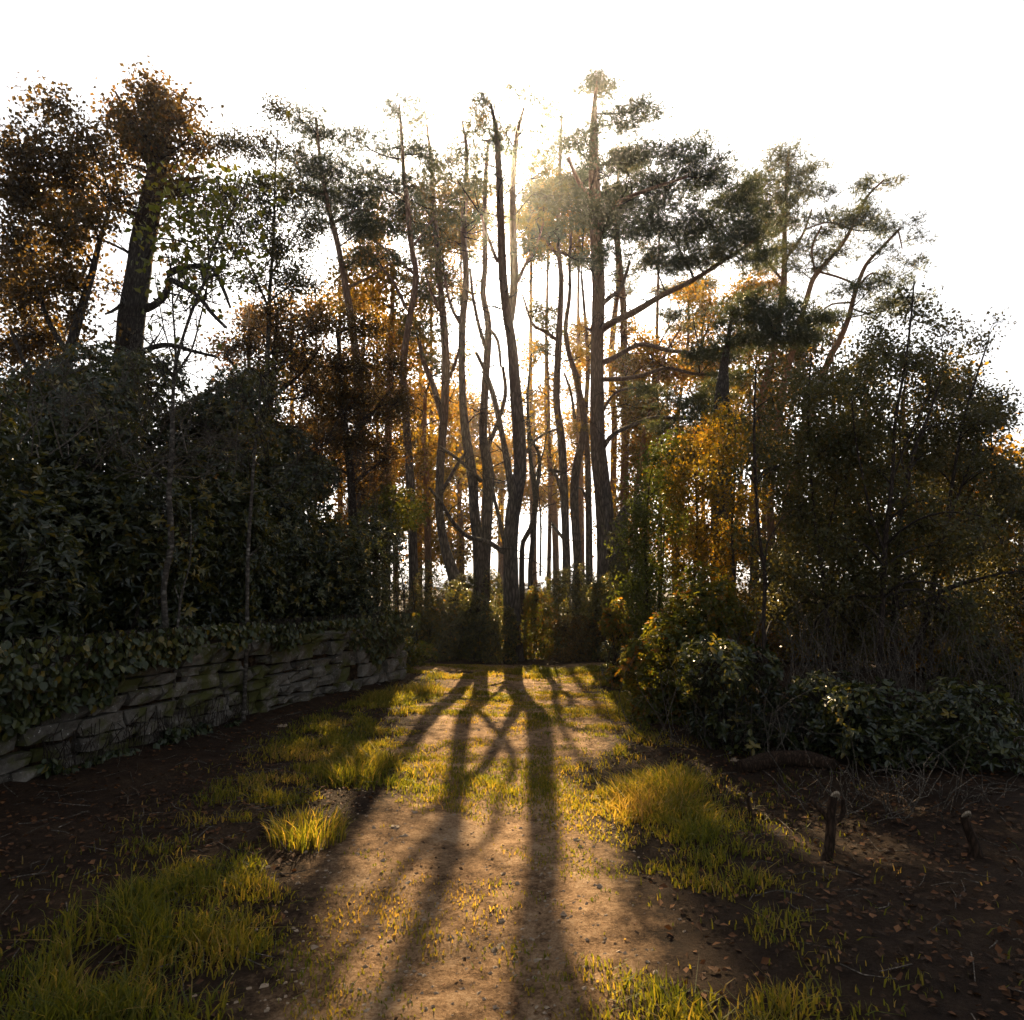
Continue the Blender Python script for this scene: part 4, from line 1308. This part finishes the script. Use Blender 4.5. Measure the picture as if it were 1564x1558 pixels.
ivy('ivy hanging in patches over the wall at the left edge', 2.0, 5.0, WH + .25, .3, 1500, 1, .55, 100)
ivy('ivy hanging over the wall below the tallest pale sapling', 5.0, 7.2, WH + .25, .4, 1300, 2, .6, 100)
ivy('ivy trailing thinly over the coping where the clean pale blocks show', 7.2, 9.4, WH + .2, .55, 900, 3, .5)
ivy('ivy and moss over the wall near its right end', 9.4, 12.6, WH + .22, .35, 1300, 4, .55)
ivy('low ivy creeping up from the foot of the wall on the left', 4.6, 8.2, .42, -.02, 1100, 5, .35)

# ------------------------------------------------------------------ shrubs at the end of the track
ENDS = 'shrubs closing the end of the track'
for (px, py, Y, rx, ry, rz, mat, L, n, tint, lab) in (
        (650, 940, 16.4, .75, .7, .95, 'shrub_leaf', .075, 900, .6, 'brownish shrub at the left end of the row closing the track'),
        (700, 950, 15.9, .65, .6, .75, 'shrub_leaf', .075, 800, .45, 'low dark shrub just left of the double stemmed pine'),
        (735, 925, 17.0, .8, .7, 1.0, 'shrub_leaf', .08, 900, .45, 'dark shrub round the foot of the low forked pine'),
        (770, 962, 15.1, .42, .4, .5, 'shrub_leaf', .07, 420, .5, 'low leafy shrub hiding the foot of the double stemmed pine'),
        (735, 950, 15.4, .6, .5, .75, 'shrub_leaf', .075, 600, .35, 'small dark shrub at the foot of the double stemmed pine'),
        (818, 940, 16.3, .5, .5, .85, 'hazel_leaf', .07, 800, .7, 'sunlit russet shrub just right of the double stemmed pine'),
        (872, 915, 16.8, .85, .7, 1.05, 'shrub_leaf', .08, 1100, .42, 'tall dark shrub in front of the slender straight pine'),
        (930, 925, 15.6, .6, .6, .95, 'shrub_leaf', .075, 800, .4, 'dark shrub at the foot of the thickest trunk'),
        (880, 965, 15.4, .6, .5, .45, 'brown_leaf', .06, 500, .3, 'low withered shrub in front of the tall dark one'),
        (965, 890, 14.4, .6, .6, 1.2, 'shrub_leaf', .08, 800, .45, 'upright dark shrub right of the thickest trunk')):
    c = Wp(px, py, Y)
    shrub('shrub', lab, c, (rx, ry * .7, rz), mat, L * .8, .5, int(n * 1.6), 6, tint, 14, ENDS, fill=.35, hexa=False)

BACK = 'second row of shrubs behind the end of the track'
for i, (px, Y, top) in enumerate(((635, 22, 865), (680, 23, 880), (725, 23.5, 878), (770, 22.5, 885), (812, 24, 876), (855, 23, 872), (900, 22.5, 866), (950, 21, 855), (1000, 19, 850))):
    c = Wp(px, 900, Y)
    rz = (Wp(px, top, Y)[2]) / 2 * 1.05
    c[2] = rz * .9
    shrub('shrub', ('dark', 'withered brown', 'olive')[i % 3] + ' shrub in the back row at the track end, ' + nth('B'), c, (1.25, .8, rz), ('shrub_leaf', 'brown_leaf', 'hazel_leaf')[i % 3], .09, .45, 420, 6, .5, 10, BACK, fill=.6)
UND = 'undergrowth bushes seen through the birch thicket'
for i, (px, Y) in enumerate(((1080, 14.5), (1150, 13), (1215, 12.5), (1280, 12), (1345, 11.5), (1410, 11), (1475, 11), (1530, 10.5), (1590, 9.5))):
    c = Wp(px, 900, Y)
    rz = rng.uniform(.7, 1.0)
    b = gz(c[0], c[1])
    c[2] = b + rz * .85
    shrub('bush', ('olive', 'brown', 'amber')[i % 3] + ' undergrowth bush inside the birch thicket, ' + nth('U'), c, (.95, .8, rz), ('birch_leaf', 'brown_leaf', 'gold_leaf')[i % 3], .06, .6, 420, 6, .45, 12, UND, base=b, fill=.8)

# ------------------------------------------------------------------ right side: sunlit hazel, dark evergreens, birch thicket
for (px, py, Y, rx, ry, rz, mat, L, asp, n, tint, single, lab, grp) in (
        (945, 960, 11.5, .30, .3, .45, 'hazel_leaf', .07, .6, 260, .72, 0, 'small bright sunlit bush at the right edge of the track', None),
        (955, 1000, 12.6, .5, .5, .5, 'laurel_leaf', .07, .5, 420, .45, 0, 'dark low bush behind the small bright one', None),
        (1010, 1010, 8.6, .55, .6, .72, 'hazel_leaf', .07, .62, 900, .62, 0, 'sunlit yellow green bush leaning over the right verge of the track', None),
        (1080, 960, 8.8, .7, .6, .75, 'hazel_leaf', .065, .62, 1000, .6, 0, 'sunlit bush behind the yellow green one, speckled with glossy leaves', None),
        (1105, 1045, 7.0, .58, .55, .55, 'laurel_leaf', .085, .5, 300, .4, 90, 'dark evergreen with large drooping leaves beside the crooked sapling', 'dark evergreens on the right'),
        (1240, 1095, 6.8, .6, .5, .42, 'laurel_leaf', .068, .5, 260, .34, 60, 'dark evergreen under the birch thicket right of the crooked sapling', 'dark evergreens on the right'),
        (1350, 1110, 6.2, .58, .5, .52, 'laurel_leaf', .07, .5, 330, .4, 110, 'dark evergreen with pale glossy leaves low on the right', 'dark evergreens on the right'),
        (1460, 1120, 5.8, .58, .5, .6, 'laurel_leaf', .07, .45, 360, .42, 110, 'dark evergreen nearest the right edge', 'dark evergreens on the right'),
        (1520, 1030, 7.2, .6, .5, .55, 'birch_leaf', .055, .55, 520, .35, 0, 'dark evergreen behind the one nearest the right edge', 'dark evergreens on the right')):
    c = Wp(px, py, Y)
    shrub('bush', lab, c, (rx, ry, rz), mat, L, asp, n, 6, tint, 12, grp, single, fill=.5)

GOLDB = 'tall sunlit thicket bushes right of the track'
for (px, Y, tr_, cl, tint, lab) in (
        (985, 13.0, [(985, 1000, 6), (988, 900, 5), (985, 820, 4), (990, 760, 3)], [(975, 820, 34, 36), (1000, 880, 40, 40), (965, 900, 28, 36), (1010, 800, 36, 34), (990, 950, 44, 30), (990, 740, 34, 34), (1015, 690, 36, 34), (975, 780, 26, 26), (1030, 740, 34, 34)], .55, 'tall yellow green thicket bush beside the thickest trunk'),
        (1060, 12.0, [(1062, 1010, 6), (1060, 900, 5), (1065, 800, 4), (1062, 720, 3)], [(1050, 760, 40, 36), (1085, 820, 44, 40), (1045, 860, 44, 40), (1090, 900, 44, 38), (1060, 940, 50, 34), (1085, 740, 34, 30), (1060, 690, 36, 32), (1090, 660, 34, 30), (1040, 720, 30, 30)], .72, 'tall amber thicket bush between the yellow green one and the crooked sapling'),
        (1130, 11.0, [(1120, 1010, 6), (1122, 900, 5), (1118, 800, 4), (1125, 700, 3)], [(1110, 700, 40, 36), (1140, 760, 44, 40), (1125, 840, 46, 42), (1150, 910, 50, 36), (1120, 640, 36, 30), (1165, 690, 34, 34)], .7, 'tall golden thicket bush behind the crooked sapling')):
    tree('hazel_bush', lab, Y, tr_, [[(q[0] + 12, q[1], 4), (q[0] + 26, q[1] - 120, 3), (q[0] + 30, q[1] - 200, 2)] for q in tr_[:1]], [('leaf', 'gold_leaf' if tint > .6 else 'hazel_leaf', cl, (.6 if px > 1000 else .8), .058, tint - .35)],
         bark='sapling_bark', group=GOLDB, k=6, cat='bush', twr=.004)

BIR = 'slender birches of the dense thicket on the right'
bz = [
    ('crooked thin sapling with a bent foot at the left front of the thicket', 7.2, [(1163, 1140, 8), (1178, 1118, 8), (1183, 1095, 8), (1180, 1060, 7), (1170, 1010, 7), (1166, 960, 6), (1168, 880, 6), (1160, 820, 5), (1154, 740, 5), (1152, 640, 4), (1155, 560, 2)],
     [[(1168, 870, 4), (1172, 830, 3), (1195, 790, 2)]], [(1160, 640, 30, 40), (1185, 720, 30, 34), (1140, 720, 26, 30, 0, .6), (1165, 570, 26, 26)], 1.1),
    ('thin birch with a gently curved stem second from the left of the thicket', 8.0, [(1268, 1030, 7), (1264, 950, 7), (1258, 890, 6), (1250, 840, 6), (1242, 770, 5), (1236, 690, 4), (1235, 600, 3), (1240, 540, 2)],
     [[(1252, 850, 4), (1270, 790, 3), (1280, 740, 2)], [(1260, 920, 3), (1225, 890, 3), (1190, 870, 2)]],
     [(1240, 600, 44, 40), (1210, 660, 44, 44), (1250, 700, 44, 44), (1220, 760, 44, 44), (1260, 810, 40, 44), (1215, 860, 40, 40), (1250, 910, 44, 36), (1200, 930, 40, 30)], 1.5),
    ('reddish birch stem forking in the middle of the thicket', 7.6, [(1341, 1050, 9), (1346, 960, 8), (1350, 880, 8), (1353, 820, 7), (1362, 740, 6), (1368, 640, 5), (1382, 560, 4), (1392, 480, 3), (1396, 430, 2)],
     [[(1352, 845, 5), (1332, 790, 4), (1318, 730, 4), (1306, 665, 3), (1300, 600, 2)], [(1364, 730, 3), (1392, 660, 3), (1420, 600, 2)]],
     [(1390, 470, 34, 30), (1370, 540, 40, 36), (1320, 580, 44, 36), (1410, 560, 40, 36), (1350, 640, 46, 40), (1300, 660, 44, 40), (1330, 720, 46, 44), (1300, 790, 44, 44), (1345, 830, 40, 44)], 1.5),
    ('dark birch stem just behind the reddish forked one', 8.4, [(1362, 1040, 11), (1366, 960, 11), (1370, 880, 10), (1374, 810, 9), (1382, 750, 8), (1396, 690, 6), (1420, 630, 4), (1440, 570, 3)],
     [[(1370, 890, 5), (1410, 870, 4), (1460, 850, 3), (1500, 840, 2)], [(1384, 745, 4), (1374, 660, 3), (1386, 560, 2)]],
     [(1430, 500, 36, 30), (1450, 570, 40, 36), (1420, 650, 44, 40), (1390, 720, 44, 44), (1440, 740, 44, 44), (1400, 800, 44, 44), (1380, 900, 44, 40), (1310, 900, 44, 44)], 1.5),
    ('dark birch leaning right out of the thicket', 8.6, [(1380, 1030, 10), (1404, 980, 10), (1420, 920, 9), (1432, 860, 8), (1444, 800, 7), (1456, 730, 5), (1470, 650, 4), (1490, 580, 3), (1510, 520, 2)],
     [[(1440, 820, 5), (1462, 760, 4), (1490, 690, 3)], [(1432, 860, 4), (1480, 845, 3), (1530, 830, 2)]],
     [(1500, 520, 34, 24, 0, .7), (1525, 490, 18, 16, 0, .5), (1480, 600, 36, 30), (1510, 640, 40, 34), (1480, 690, 44, 40), (1530, 720, 36, 40), (1470, 780, 44, 40), (1450, 870, 44, 44)], 1.4),
    ('thin dark stem furthest right in the thicket', 9.0, [(1418, 1035, 6), (1425, 970, 6), (1435, 900, 5), (1455, 830, 4), (1480, 760, 3), (1515, 690, 2)],
     [[(1428, 950, 3), (1470, 920, 2), (1520, 905, 2)]], [(1540, 620, 30, 30, 0, .8), (1520, 790, 40, 40), (1550, 780, 34, 44), (1500, 870, 44, 40), (1545, 880, 34, 40), (1510, 940, 44, 30), (1450, 950, 44, 30), (1400, 960, 44, 30), (1330, 970, 40, 30)], 1.4),
    ('fine upright birch shoots between the curved stem and the reddish one', 9.2, [(1290, 1020, 5), (1288, 930, 5), (1290, 840, 4), (1292, 740, 3), (1296, 640, 2)],
     [[(1302, 1020, 5), (1306, 900, 4), (1310, 800, 3)], [(1320, 1020, 4), (1322, 900, 3), (1328, 780, 2)]], [(1290, 740, 44, 44), (1280, 640, 44, 44), (1285, 860, 40, 40), (1280, 950, 44, 36), (1345, 490, 30, 24, 0, .8), (1330, 530, 40, 30)], 1.3)]
def outline(px):
    return float(np.interp(px, [1120, 1180, 1300, 1350, 1400, 1450, 1500, 1530, 1570], [590, 560, 530, 480, 450, 500, 560, 600, 610]))


for (lab, Y, tr_, lm, cl, dens) in bz:
    cl = list(cl)
    for _ in range(15):
        q = tr_[rng.integers(1, len(tr_))]
        px = min(1590, q[0] + rng.normal(0, 48) + (26 if tr_[0][0] > 1350 else 0))
        if px < 1130:
            continue
        top = outline(px) + 30
        cl.append((px, rng.uniform(top, 985), rng.uniform(26, 42), rng.uniform(26, 40), rng.normal(.4, .6)))
    cl = [c if len(c) > 4 else (*c, rng.normal(.35, .35)) for c in cl]
    tree('birch_tree', lab, Y, tr_, lm, [('leaf', 'birch_leaf', cl, dens * .38, .046, .36)], bark='sapling_bark', group=BIR, k=8, twr=.0035)

# ------------------------------------------------------------------ stumps, twigs, stones, grass and litter
def stump(label, px, py, Y, h, r, lean=(0, 0), slant=.4, forks=0):
    b = Wp(px, py, Y)
    z = gz(b[0], b[1])
    root = thing('tree_stump', (b[0], b[1], z), label, 'stump', 'cut stumps on the right verge')
    top = np.array([b[0] + lean[0], b[1] + lean[1], z + h])
    bot = np.array([b[0], b[1], z - .05])
    n = 9
    t = np.linspace(0, 1, n)[:, None]
    P = bot * (1 - t) + top * t + np.column_stack([.012 * np.sin(t[:, 0] * 5), np.zeros(n), np.zeros(n)])
    R = r * (1 + .45 * np.exp(-t[:, 0] * h / .06)) * (1 - .12 * t[:, 0])
    mb = MB()
    tube(mb, P, R, 12, .07, cap=False)
    mb.build('bark', M['stump_bark'], root, smooth=True)
    # slanted saw cut
    a = np.arange(14) / 14 * 2 * math.pi
    ring = np.column_stack([np.cos(a) * r * .93, np.sin(a) * r * .93, -np.sin(a) * r * slant + .004]) + top
    cb = MB()
    cb.add(np.vstack([ring, top + np.array([0, 0, .006])]), np.array([[i, (i + 1) % 14, 14] for i in range(14)]))
    low = ring - np.array([0, 0, r * .5])
    cb.add(np.vstack([low, ring]), np.array([[i, (i + 1) % 14, 14 + (i + 1) % 14, 14 + i] for i in range(14)]))
    cb.build('cut_face', M['cut_wood'], root)
    for i in range(forks):
        fb = MB()
        q = bot * .4 + top * .6
        e = q + np.array([.10 * (1 if i % 2 == 0 else -1), .03, .14])
        m = (q + e) / 2 + np.array([.03, 0, -.02])
        fp, fr = catmull([q, m, e], [r * .6, r * .5, r * .45], .03)
        tube(fb, fp, fr, 9, .05)
        fb.build('branch_stub', M['stump_bark'], root, smooth=True)


stump('cut coppice stump with a slanted pale cut, tallest of the stubs on the right verge', 1256, 1290, 4.25, .36, .03, (.10, .02), 1.2, 2)
stump('thin cut stub with a pale slanted top left of the tall coppice stump', 1140, 1225, 5.1, .15, .016, (.03, .0), 1.3)
stump('cut stub with a pale top in the shade near the right edge', 1490, 1300, 4.2, .22, .028, (-.04, .0), 1.2)


def bramble(label, px, py, Y, n, spread, h):
    b = Wp(px, py, Y)
    z = gz(b[0], b[1])
    root = thing('bramble', (b[0], b[1], z), label, 'bramble', 'bare twiggy shoots on the right')
    A = np.column_stack([b[0] + rng.normal(0, spread * .5, n), b[1] + rng.normal(0, spread * .4, n), np.full(n, z - .03)])
    B = A + np.column_stack([rng.normal(0, spread * .55, n), rng.normal(0, spread * .4, n), rng.uniform(.4, 1, n) * h])
    mb = MB()
    twigs(mb, A, B, .0055, .0025, 5, .14)
    t = rng.uniform(.3, .9, (n * 2, 1))
    i = rng.integers(0, n, n * 2)
    C = A[i] * (1 - t) + B[i] * t
    twigs(mb, C, C + rng.normal(size=(n * 2, 3)) * .14 + np.array([0, 0, .06]), .003, .0015, 3, .1)
    mb.build('stems', M['pale_twig'], root, kind='stuff')


bramble('bare pale shoots in the dark hollow right of the crooked sapling', 1215, 1130, 6.6, 26, .45, .75)
bramble('bare pale shoots in the dark hollow left of the crooked sapling', 1130, 1120, 6.9, 16, .3, .6)
bramble('bare thin twigs at the foot of the shrub nearest the right edge', 1400, 1220, 5.0, 22, .4, .4)
for i, (px, py, Y, n, sp, h, lab) in enumerate(((1080, 1100, 7.2, 40, .6, 1.1, 'thin dead shoots under the evergreen with drooping leaves'), (1290, 1080, 7.4, 60, .7, 1.5, 'dense thin dead shoots under the middle of the thicket'),
                                               (1400, 1070, 7.4, 60, .7, 1.6, 'dense thin dead shoots round the dark birch stems'), (1500, 1090, 7.0, 50, .7, 1.4, 'thin dead shoots below the rightmost birch'),
                                               (1210, 1070, 7.6, 40, .6, 1.5, 'thin dead shoots between the crooked sapling and the curved birch'))):
    bramble(lab, px, py, Y, n, sp, h)
bramble('bare arching twigs behind the tall cut stump', 1310, 1210, 5.2, 20, .35, .35)

# mossy fallen log
lp, lr = catmull([Wp(1130, 1168, 6.2), Wp(1180, 1160, 6.3), Wp(1235, 1166, 6.2), Wp(1275, 1180, 6.0)], [.05, .075, .07, .045], .05)
lp[:, 2] = gh(lp[:, 0], lp[:, 1]) + .05
lb = MB()
tube(lb, lp, lr, 12, .12)
o = lb.build('fallen_log', M['stump_bark'], smooth=True)
tag(o, 'short fallen log half sunk in litter behind the cut stubs', 'log')


def path_stone(label, px, py, size):
    Y = CAM_H * FPX / (py - 900.0)
    b = Wp(px, py, Y)
    r = np.random.default_rng(int(px))
    n, k = 5, 8
    mb = MB()
    vs = [[0, 0, .55]]
    for i in range(1, n):
        th = i / n * math.pi * .62
        for j in range(k):
            a = j / k * 2 * math.pi
            q = 1 + r.normal(0, .2)
            vs.append([math.sin(th) * math.cos(a) * q * 1.25, math.sin(th) * math.sin(a) * q, math.cos(th) * .55 * q])
    fs3 = [[0, 1 + j, 1 + (j + 1) % k] for j in range(k)]
    v = np.array(vs) * size + np.array([b[0], b[1], gz(b[0], b[1]) + size * .12])
    mb.add(v, np.array(fs3))
    fs4 = [[1 + i * k + j, 1 + (i + 1) * k + j, 1 + (i + 1) * k + (j + 1) % k, 1 + i * k + (j + 1) % k] for i in range(n - 2) for j in range(k)]
    mb.f4.append(np.array(fs4))
    o = mb.build('path_stone', M['pebble'])
    tag(o, label, 'stone', 'loose stones lying about the track')


path_stone('small pale stone on the track in the far sunlit patch', 797, 1046, .045)
path_stone('small pale stone on the sunlit left side of the track', 603, 1243, .026)
path_stone('small pale stone on the shaded right side of the track', 846, 1232, .022)
path_stone('pale stone lying in litter near the crooked sapling', 1122, 1153, .035)
path_stone('pale stone at the foot of the wall', 432, 1104, .045)


def grass_density(x, y):
    p = np.stack([x, y, np.zeros_like(x)], 1)
    n1 = noise(p, 1.3, 0)
    n2 = noise(p, 4.0, 5)
    wd = wall_dist(x, y)
    pm = path_mask(x, y)
    left = np.exp(-((x + 1.62 + .05 * (y - 5)) / .55) ** 2) * (wd > .5)
    right = .9 * np.exp(-((x - 1.0 - .06 * (y - 4)) / .48) ** 2) * np.where(y > 6.2, .55, 1)
    far = np.exp(-((x - 1.7) / .9) ** 2) * np.exp(-((y - 10.5) / 3.2) ** 2) + .8 * np.exp(-((x + .9) / .8) ** 2) * np.exp(-((y - 10.0) / 2.8) ** 2)
    edge = np.exp(-((y - 13.6) / .5) ** 2) * (x > 0) * (x < 3)
    d = np.clip(left * 1.25, 0, 1) + right + far + edge
    d = np.where(pm, d * .4 + .36 + .34 * np.clip((y - 4.0) / 5, 0, 1), d)
    n3 = noise(p, 11.0, 4)
    d = d * np.clip(.5 + .6 * n1 + .8 * n2 + .7 * n3, 0.01, 1.6)
    return np.clip(d, 0, 1), pm


def make_grass():
    n = 310000
    # more candidates near the camera
    y = 1.8 + 13.0 * rng.uniform(0, 1, n) ** 1.35
    x = rng.uniform(-3.0, 3.6, n)
    d, pm = grass_density(x, y)
    k = (rng.uniform(0, 1, n) < d) & (wall_dist(x, y) > .25)
    x, y, d, pm = x[k], y[k], d[k], pm[k]
    n = len(x)
    z = gh(x, y)
    p = np.stack([x, y, np.zeros(n)], 1)
    h = (.035 + .085 * d * np.clip(.65 + .9 * noise(p, 2.2, 4) + .6 * noise(p, 6.0, 1), .15, 1.9)) * rng.uniform(.6, 1.4, n)
    h = np.where(pm, h * .42, h)
    lean = rng.normal(size=(n, 2)) * rng.choice([.35, .6, 1.3], (n, 1), p=[.5, .3, .2])
    top = np.column_stack([x + lean[:, 0] * h, y + lean[:, 1] * h, z + h])
    mid = np.column_stack([x + lean[:, 0] * h * .3, y + lean[:, 1] * h * .3, z + h * .6])
    a = rng.uniform(0, 6.28, n)
    wv = np.column_stack([np.cos(a), np.sin(a), np.zeros(n)]) * (rng.uniform(.0022, .004, n) * (1 + y / 12))[:, None]
    b = np.column_stack([x, y, z - .006])
    v = np.stack([b - wv, b + wv, mid + wv * .8, mid - wv * .8, top], 1).reshape(-1, 3)
    o = np.arange(n)[:, None] * 5
    mb = MB()
    t = np.repeat(np.clip(.42 + .22 * rng.normal(size=n) + .28 * noise(p, 1.7, 3) + .2 * noise(p, 5.0, 0) + np.where(pm, .12, 0), 0, 1), 5)
    mb.add(v, o + np.array([0, 1, 2]), t)
    mb.f3.append((o + np.array([0, 2, 3])))
    mb.f3.append((o + np.array([3, 2, 4])))
    ob = mb.build('grass', M['grass'], kind='stuff')
    tag(ob, 'short rough grass along both verges and down the middle of the track', 'grass')
    print('grass blades', n)


make_grass()


def grass_tuft(label, px, py, Y, n, h, r):
    b = Wp(px, py, Y)
    z = gz(b[0], b[1])
    a = rng.uniform(0, 6.28, n)
    rr = r * np.sqrt(rng.uniform(0, 1, n))
    x, y = b[0] + np.cos(a) * rr, b[1] + np.sin(a) * rr
    H = h * rng.uniform(.45, 1.1, n)
    out = np.column_stack([np.cos(a), np.sin(a)]) * rng.uniform(.1, .6, (n, 1)) + rng.normal(size=(n, 2)) * .2
    zz = gh(x, y)
    P = [np.column_stack([x + out[:, 0] * H * t ** 2, y + out[:, 1] * H * t ** 2, zz + H * (t - .25 * t ** 3)]) for t in (0, .4, .75, 1.0)]
    q = rng.uniform(0, 6.28, n)
    wv = np.column_stack([np.cos(q), np.sin(q), np.zeros(n)]) * .0032
    v = np.stack([P[0] - wv, P[0] + wv, P[1] - wv, P[1] + wv, P[2] - wv * .7, P[2] + wv * .7, P[3]], 1).reshape(-1, 3)
    o = np.arange(n)[:, None] * 7
    mb = MB()
    mb.add(v, o + np.array([0, 1, 3]), np.repeat(np.clip(.5 + .28 * rng.normal(size=n), 0, 1), 7))
    for f in ([0, 3, 2], [2, 3, 5], [2, 5, 4], [4, 5, 6]):
        mb.f3.append(o + np.array(f))
    ob = mb.build('grass_tuft', M['grass'])
    tag(ob, label, 'grass', 'taller tufts of grass on the verges')


grass_tuft('tall dry grass tuft on the right verge below the yellow green bush', 1035, 1200, 5.6, 300, .27, .2)
grass_tuft('tall green grass tuft on the right verge beside the dry one', 975, 1190, 5.7, 260, .2, .2)
grass_tuft('grass tuft on the left verge catching the sun at its tips', 540, 1170, 6.1, 420, .24, .25)
grass_tuft('grass tuft on the left verge nearest the viewer', 470, 1262, 4.6, 420, .2, .25)
grass_tuft('grass tuft at the foot of the wall end', 655, 1052, 10.6, 300, .3, .22)


def make_litter():
    n = 42000
    y = 2.2 + 12.5 * rng.uniform(0, 1, n) ** 1.3
    x = rng.uniform(-4.4, 5.0, n)
    wd = wall_dist(x, y)
    pm = path_mask(x, y)
    g, _ = grass_density(x, y)
    p = np.stack([x, y, np.zeros(n)], 1)
    pr = np.where(pm, .05 + .5 * np.clip(noise(p, 1.6, 3) - .25, 0, 1), .95 - .5 * g) * np.clip(.75 + .5 * noise(p, 2.0, 2), .1, 1)
    k = (rng.uniform(0, 1, n) < pr) & (wd > .02)
    x, y = x[k], y[k]
    n = len(x)
    pos = np.column_stack([x, y, gh(x, y) + rng.uniform(.004, .022, n)])
    a = rng.uniform(0, 6.28, n)
    ax = np.column_stack([np.cos(a), np.sin(a), rng.normal(0, .25, n)])
    nr = rng.normal(size=(n, 3)) * .35 + np.array([0, 0, 1.0])
    L = rng.uniform(.018, .05, n) * np.where(path_mask(x, y), .65, 1)
    mb = MB()
    leaves(mb, pos, ax, nr, L, L * .7, np.clip(.5 + .25 * rng.normal(size=n), 0, 1), False, .18, -.05)
    o = mb.build('leaf_litter', M['litter'], kind='stuff')
    tag(o, 'dead brown leaves strewn along the wall foot and under the shrubs', 'leaf litter')
    # small fallen twigs
    m = 700
    x = np.concatenate([rng.uniform(-3.8, -1.2, m // 2), rng.uniform(1.2, 4.6, m // 2)])
    y = rng.uniform(2.6, 9, m)
    a = rng.uniform(0, 6.28, m)
    l = rng.uniform(.06, .3, m)
    A = np.column_stack([x, y, gh(x, y) + .012])
    x2, y2 = x + np.cos(a) * l, y + np.sin(a) * l
    B = np.column_stack([x2, y2, gh(x2, y2) + rng.uniform(.008, .05, m)])
    k = wall_dist(x, y) > .1
    tb = MB()
    twigs(tb, A[k], B[k], .0035, .002, 2, .06)
    o = tb.build('fallen_twigs', M['pale_twig'], kind='stuff')
    tag(o, 'small dry twigs scattered over the litter', 'twigs')


make_litter()
def make_grit():
    n = 9000
    y = 2.3 + 10 * rng.uniform(0, 1, n) ** 1.6
    x = rng.uniform(-2.6, 2.6, n)
    k = path_worn(x, y) * (.35 + .65 * (noise(np.stack([x, y, 0 * x], 1), 2.5, 5) > -.1)) > rng.uniform(0, 1, n)
    x, y = x[k], y[k]
    n = len(x)
    r = rng.uniform(.003, .010, n) * np.where(rng.uniform(0, 1, n) < .04, 1.9, 1)
    c = np.column_stack([x, y, gh(x, y) + r * .15])
    base = unit(np.array([[1, 0, -.3], [-.5, .87, -.3], [-.5, -.87, -.3], [.1, .1, 1], [.6, .7, .35], [-.9, .1, .3]]))
    v = c[:, None, :] + (base[None] + rng.normal(0, .22, (n, 6, 3))) * r[:, None, None] * np.array([1.2, 1, .75])
    o = np.arange(n)[:, None] * 6
    mb = MB()
    mb.add(v.reshape(-1, 3), np.concatenate([o + np.array(f) for f in ([0, 4, 3], [4, 1, 5], [4, 5, 3], [5, 2, 3], [2, 0, 3], [0, 1, 4], [1, 2, 5])]))
    ob = mb.build('grit', M['pebble'], kind='stuff')
    tag(ob, 'small grit and crumbs of stone on the bare track', 'grit')


make_grit()


def glow_haze(density, aniso):  # added scattering volume, stands in for the lens glow around the sun
    x0, x1, y0, y1, z0, z1 = -60, 60, -12, 75, -1.5, 34
    mb = MB()
    v = [(x, y, z) for x in (x0, x1) for y in (y0, y1) for z in (z0, z1)]
    mb.add(np.array(v), np.array([[0, 1, 3, 2], [4, 6, 7, 5], [0, 4, 5, 1], [2, 3, 7, 6], [0, 2, 6, 4], [1, 5, 7, 3]]))
    m = bpy.data.materials.new('haze')
    m.use_nodes = True
    t = m.node_tree
    t.nodes.remove(t.nodes['Principled BSDF'])
    pv = t.nodes.new('ShaderNodeVolumePrincipled')
    pv.inputs['Color'].default_value = (.95, .93, .9, 1)
    pv.inputs['Density'].default_value = density
    pv.inputs['Anisotropy'].default_value = aniso
    t.links.new(pv.outputs[0], t.nodes['Material Output'].inputs['Volume'])
    o = mb.build('haze', m, kind='stuff')
    tag(o, 'thin sunlit autumn haze hanging through the wood', 'haze')


GLOW_HAZE = 0.0008
if GLOW_HAZE:
    glow_haze(GLOW_HAZE, .88)
tot = sum(len(o.data.polygons) for o in bpy.data.objects if o.type == 'MESH')
print('objects', len(bpy.data.objects), 'faces', tot)
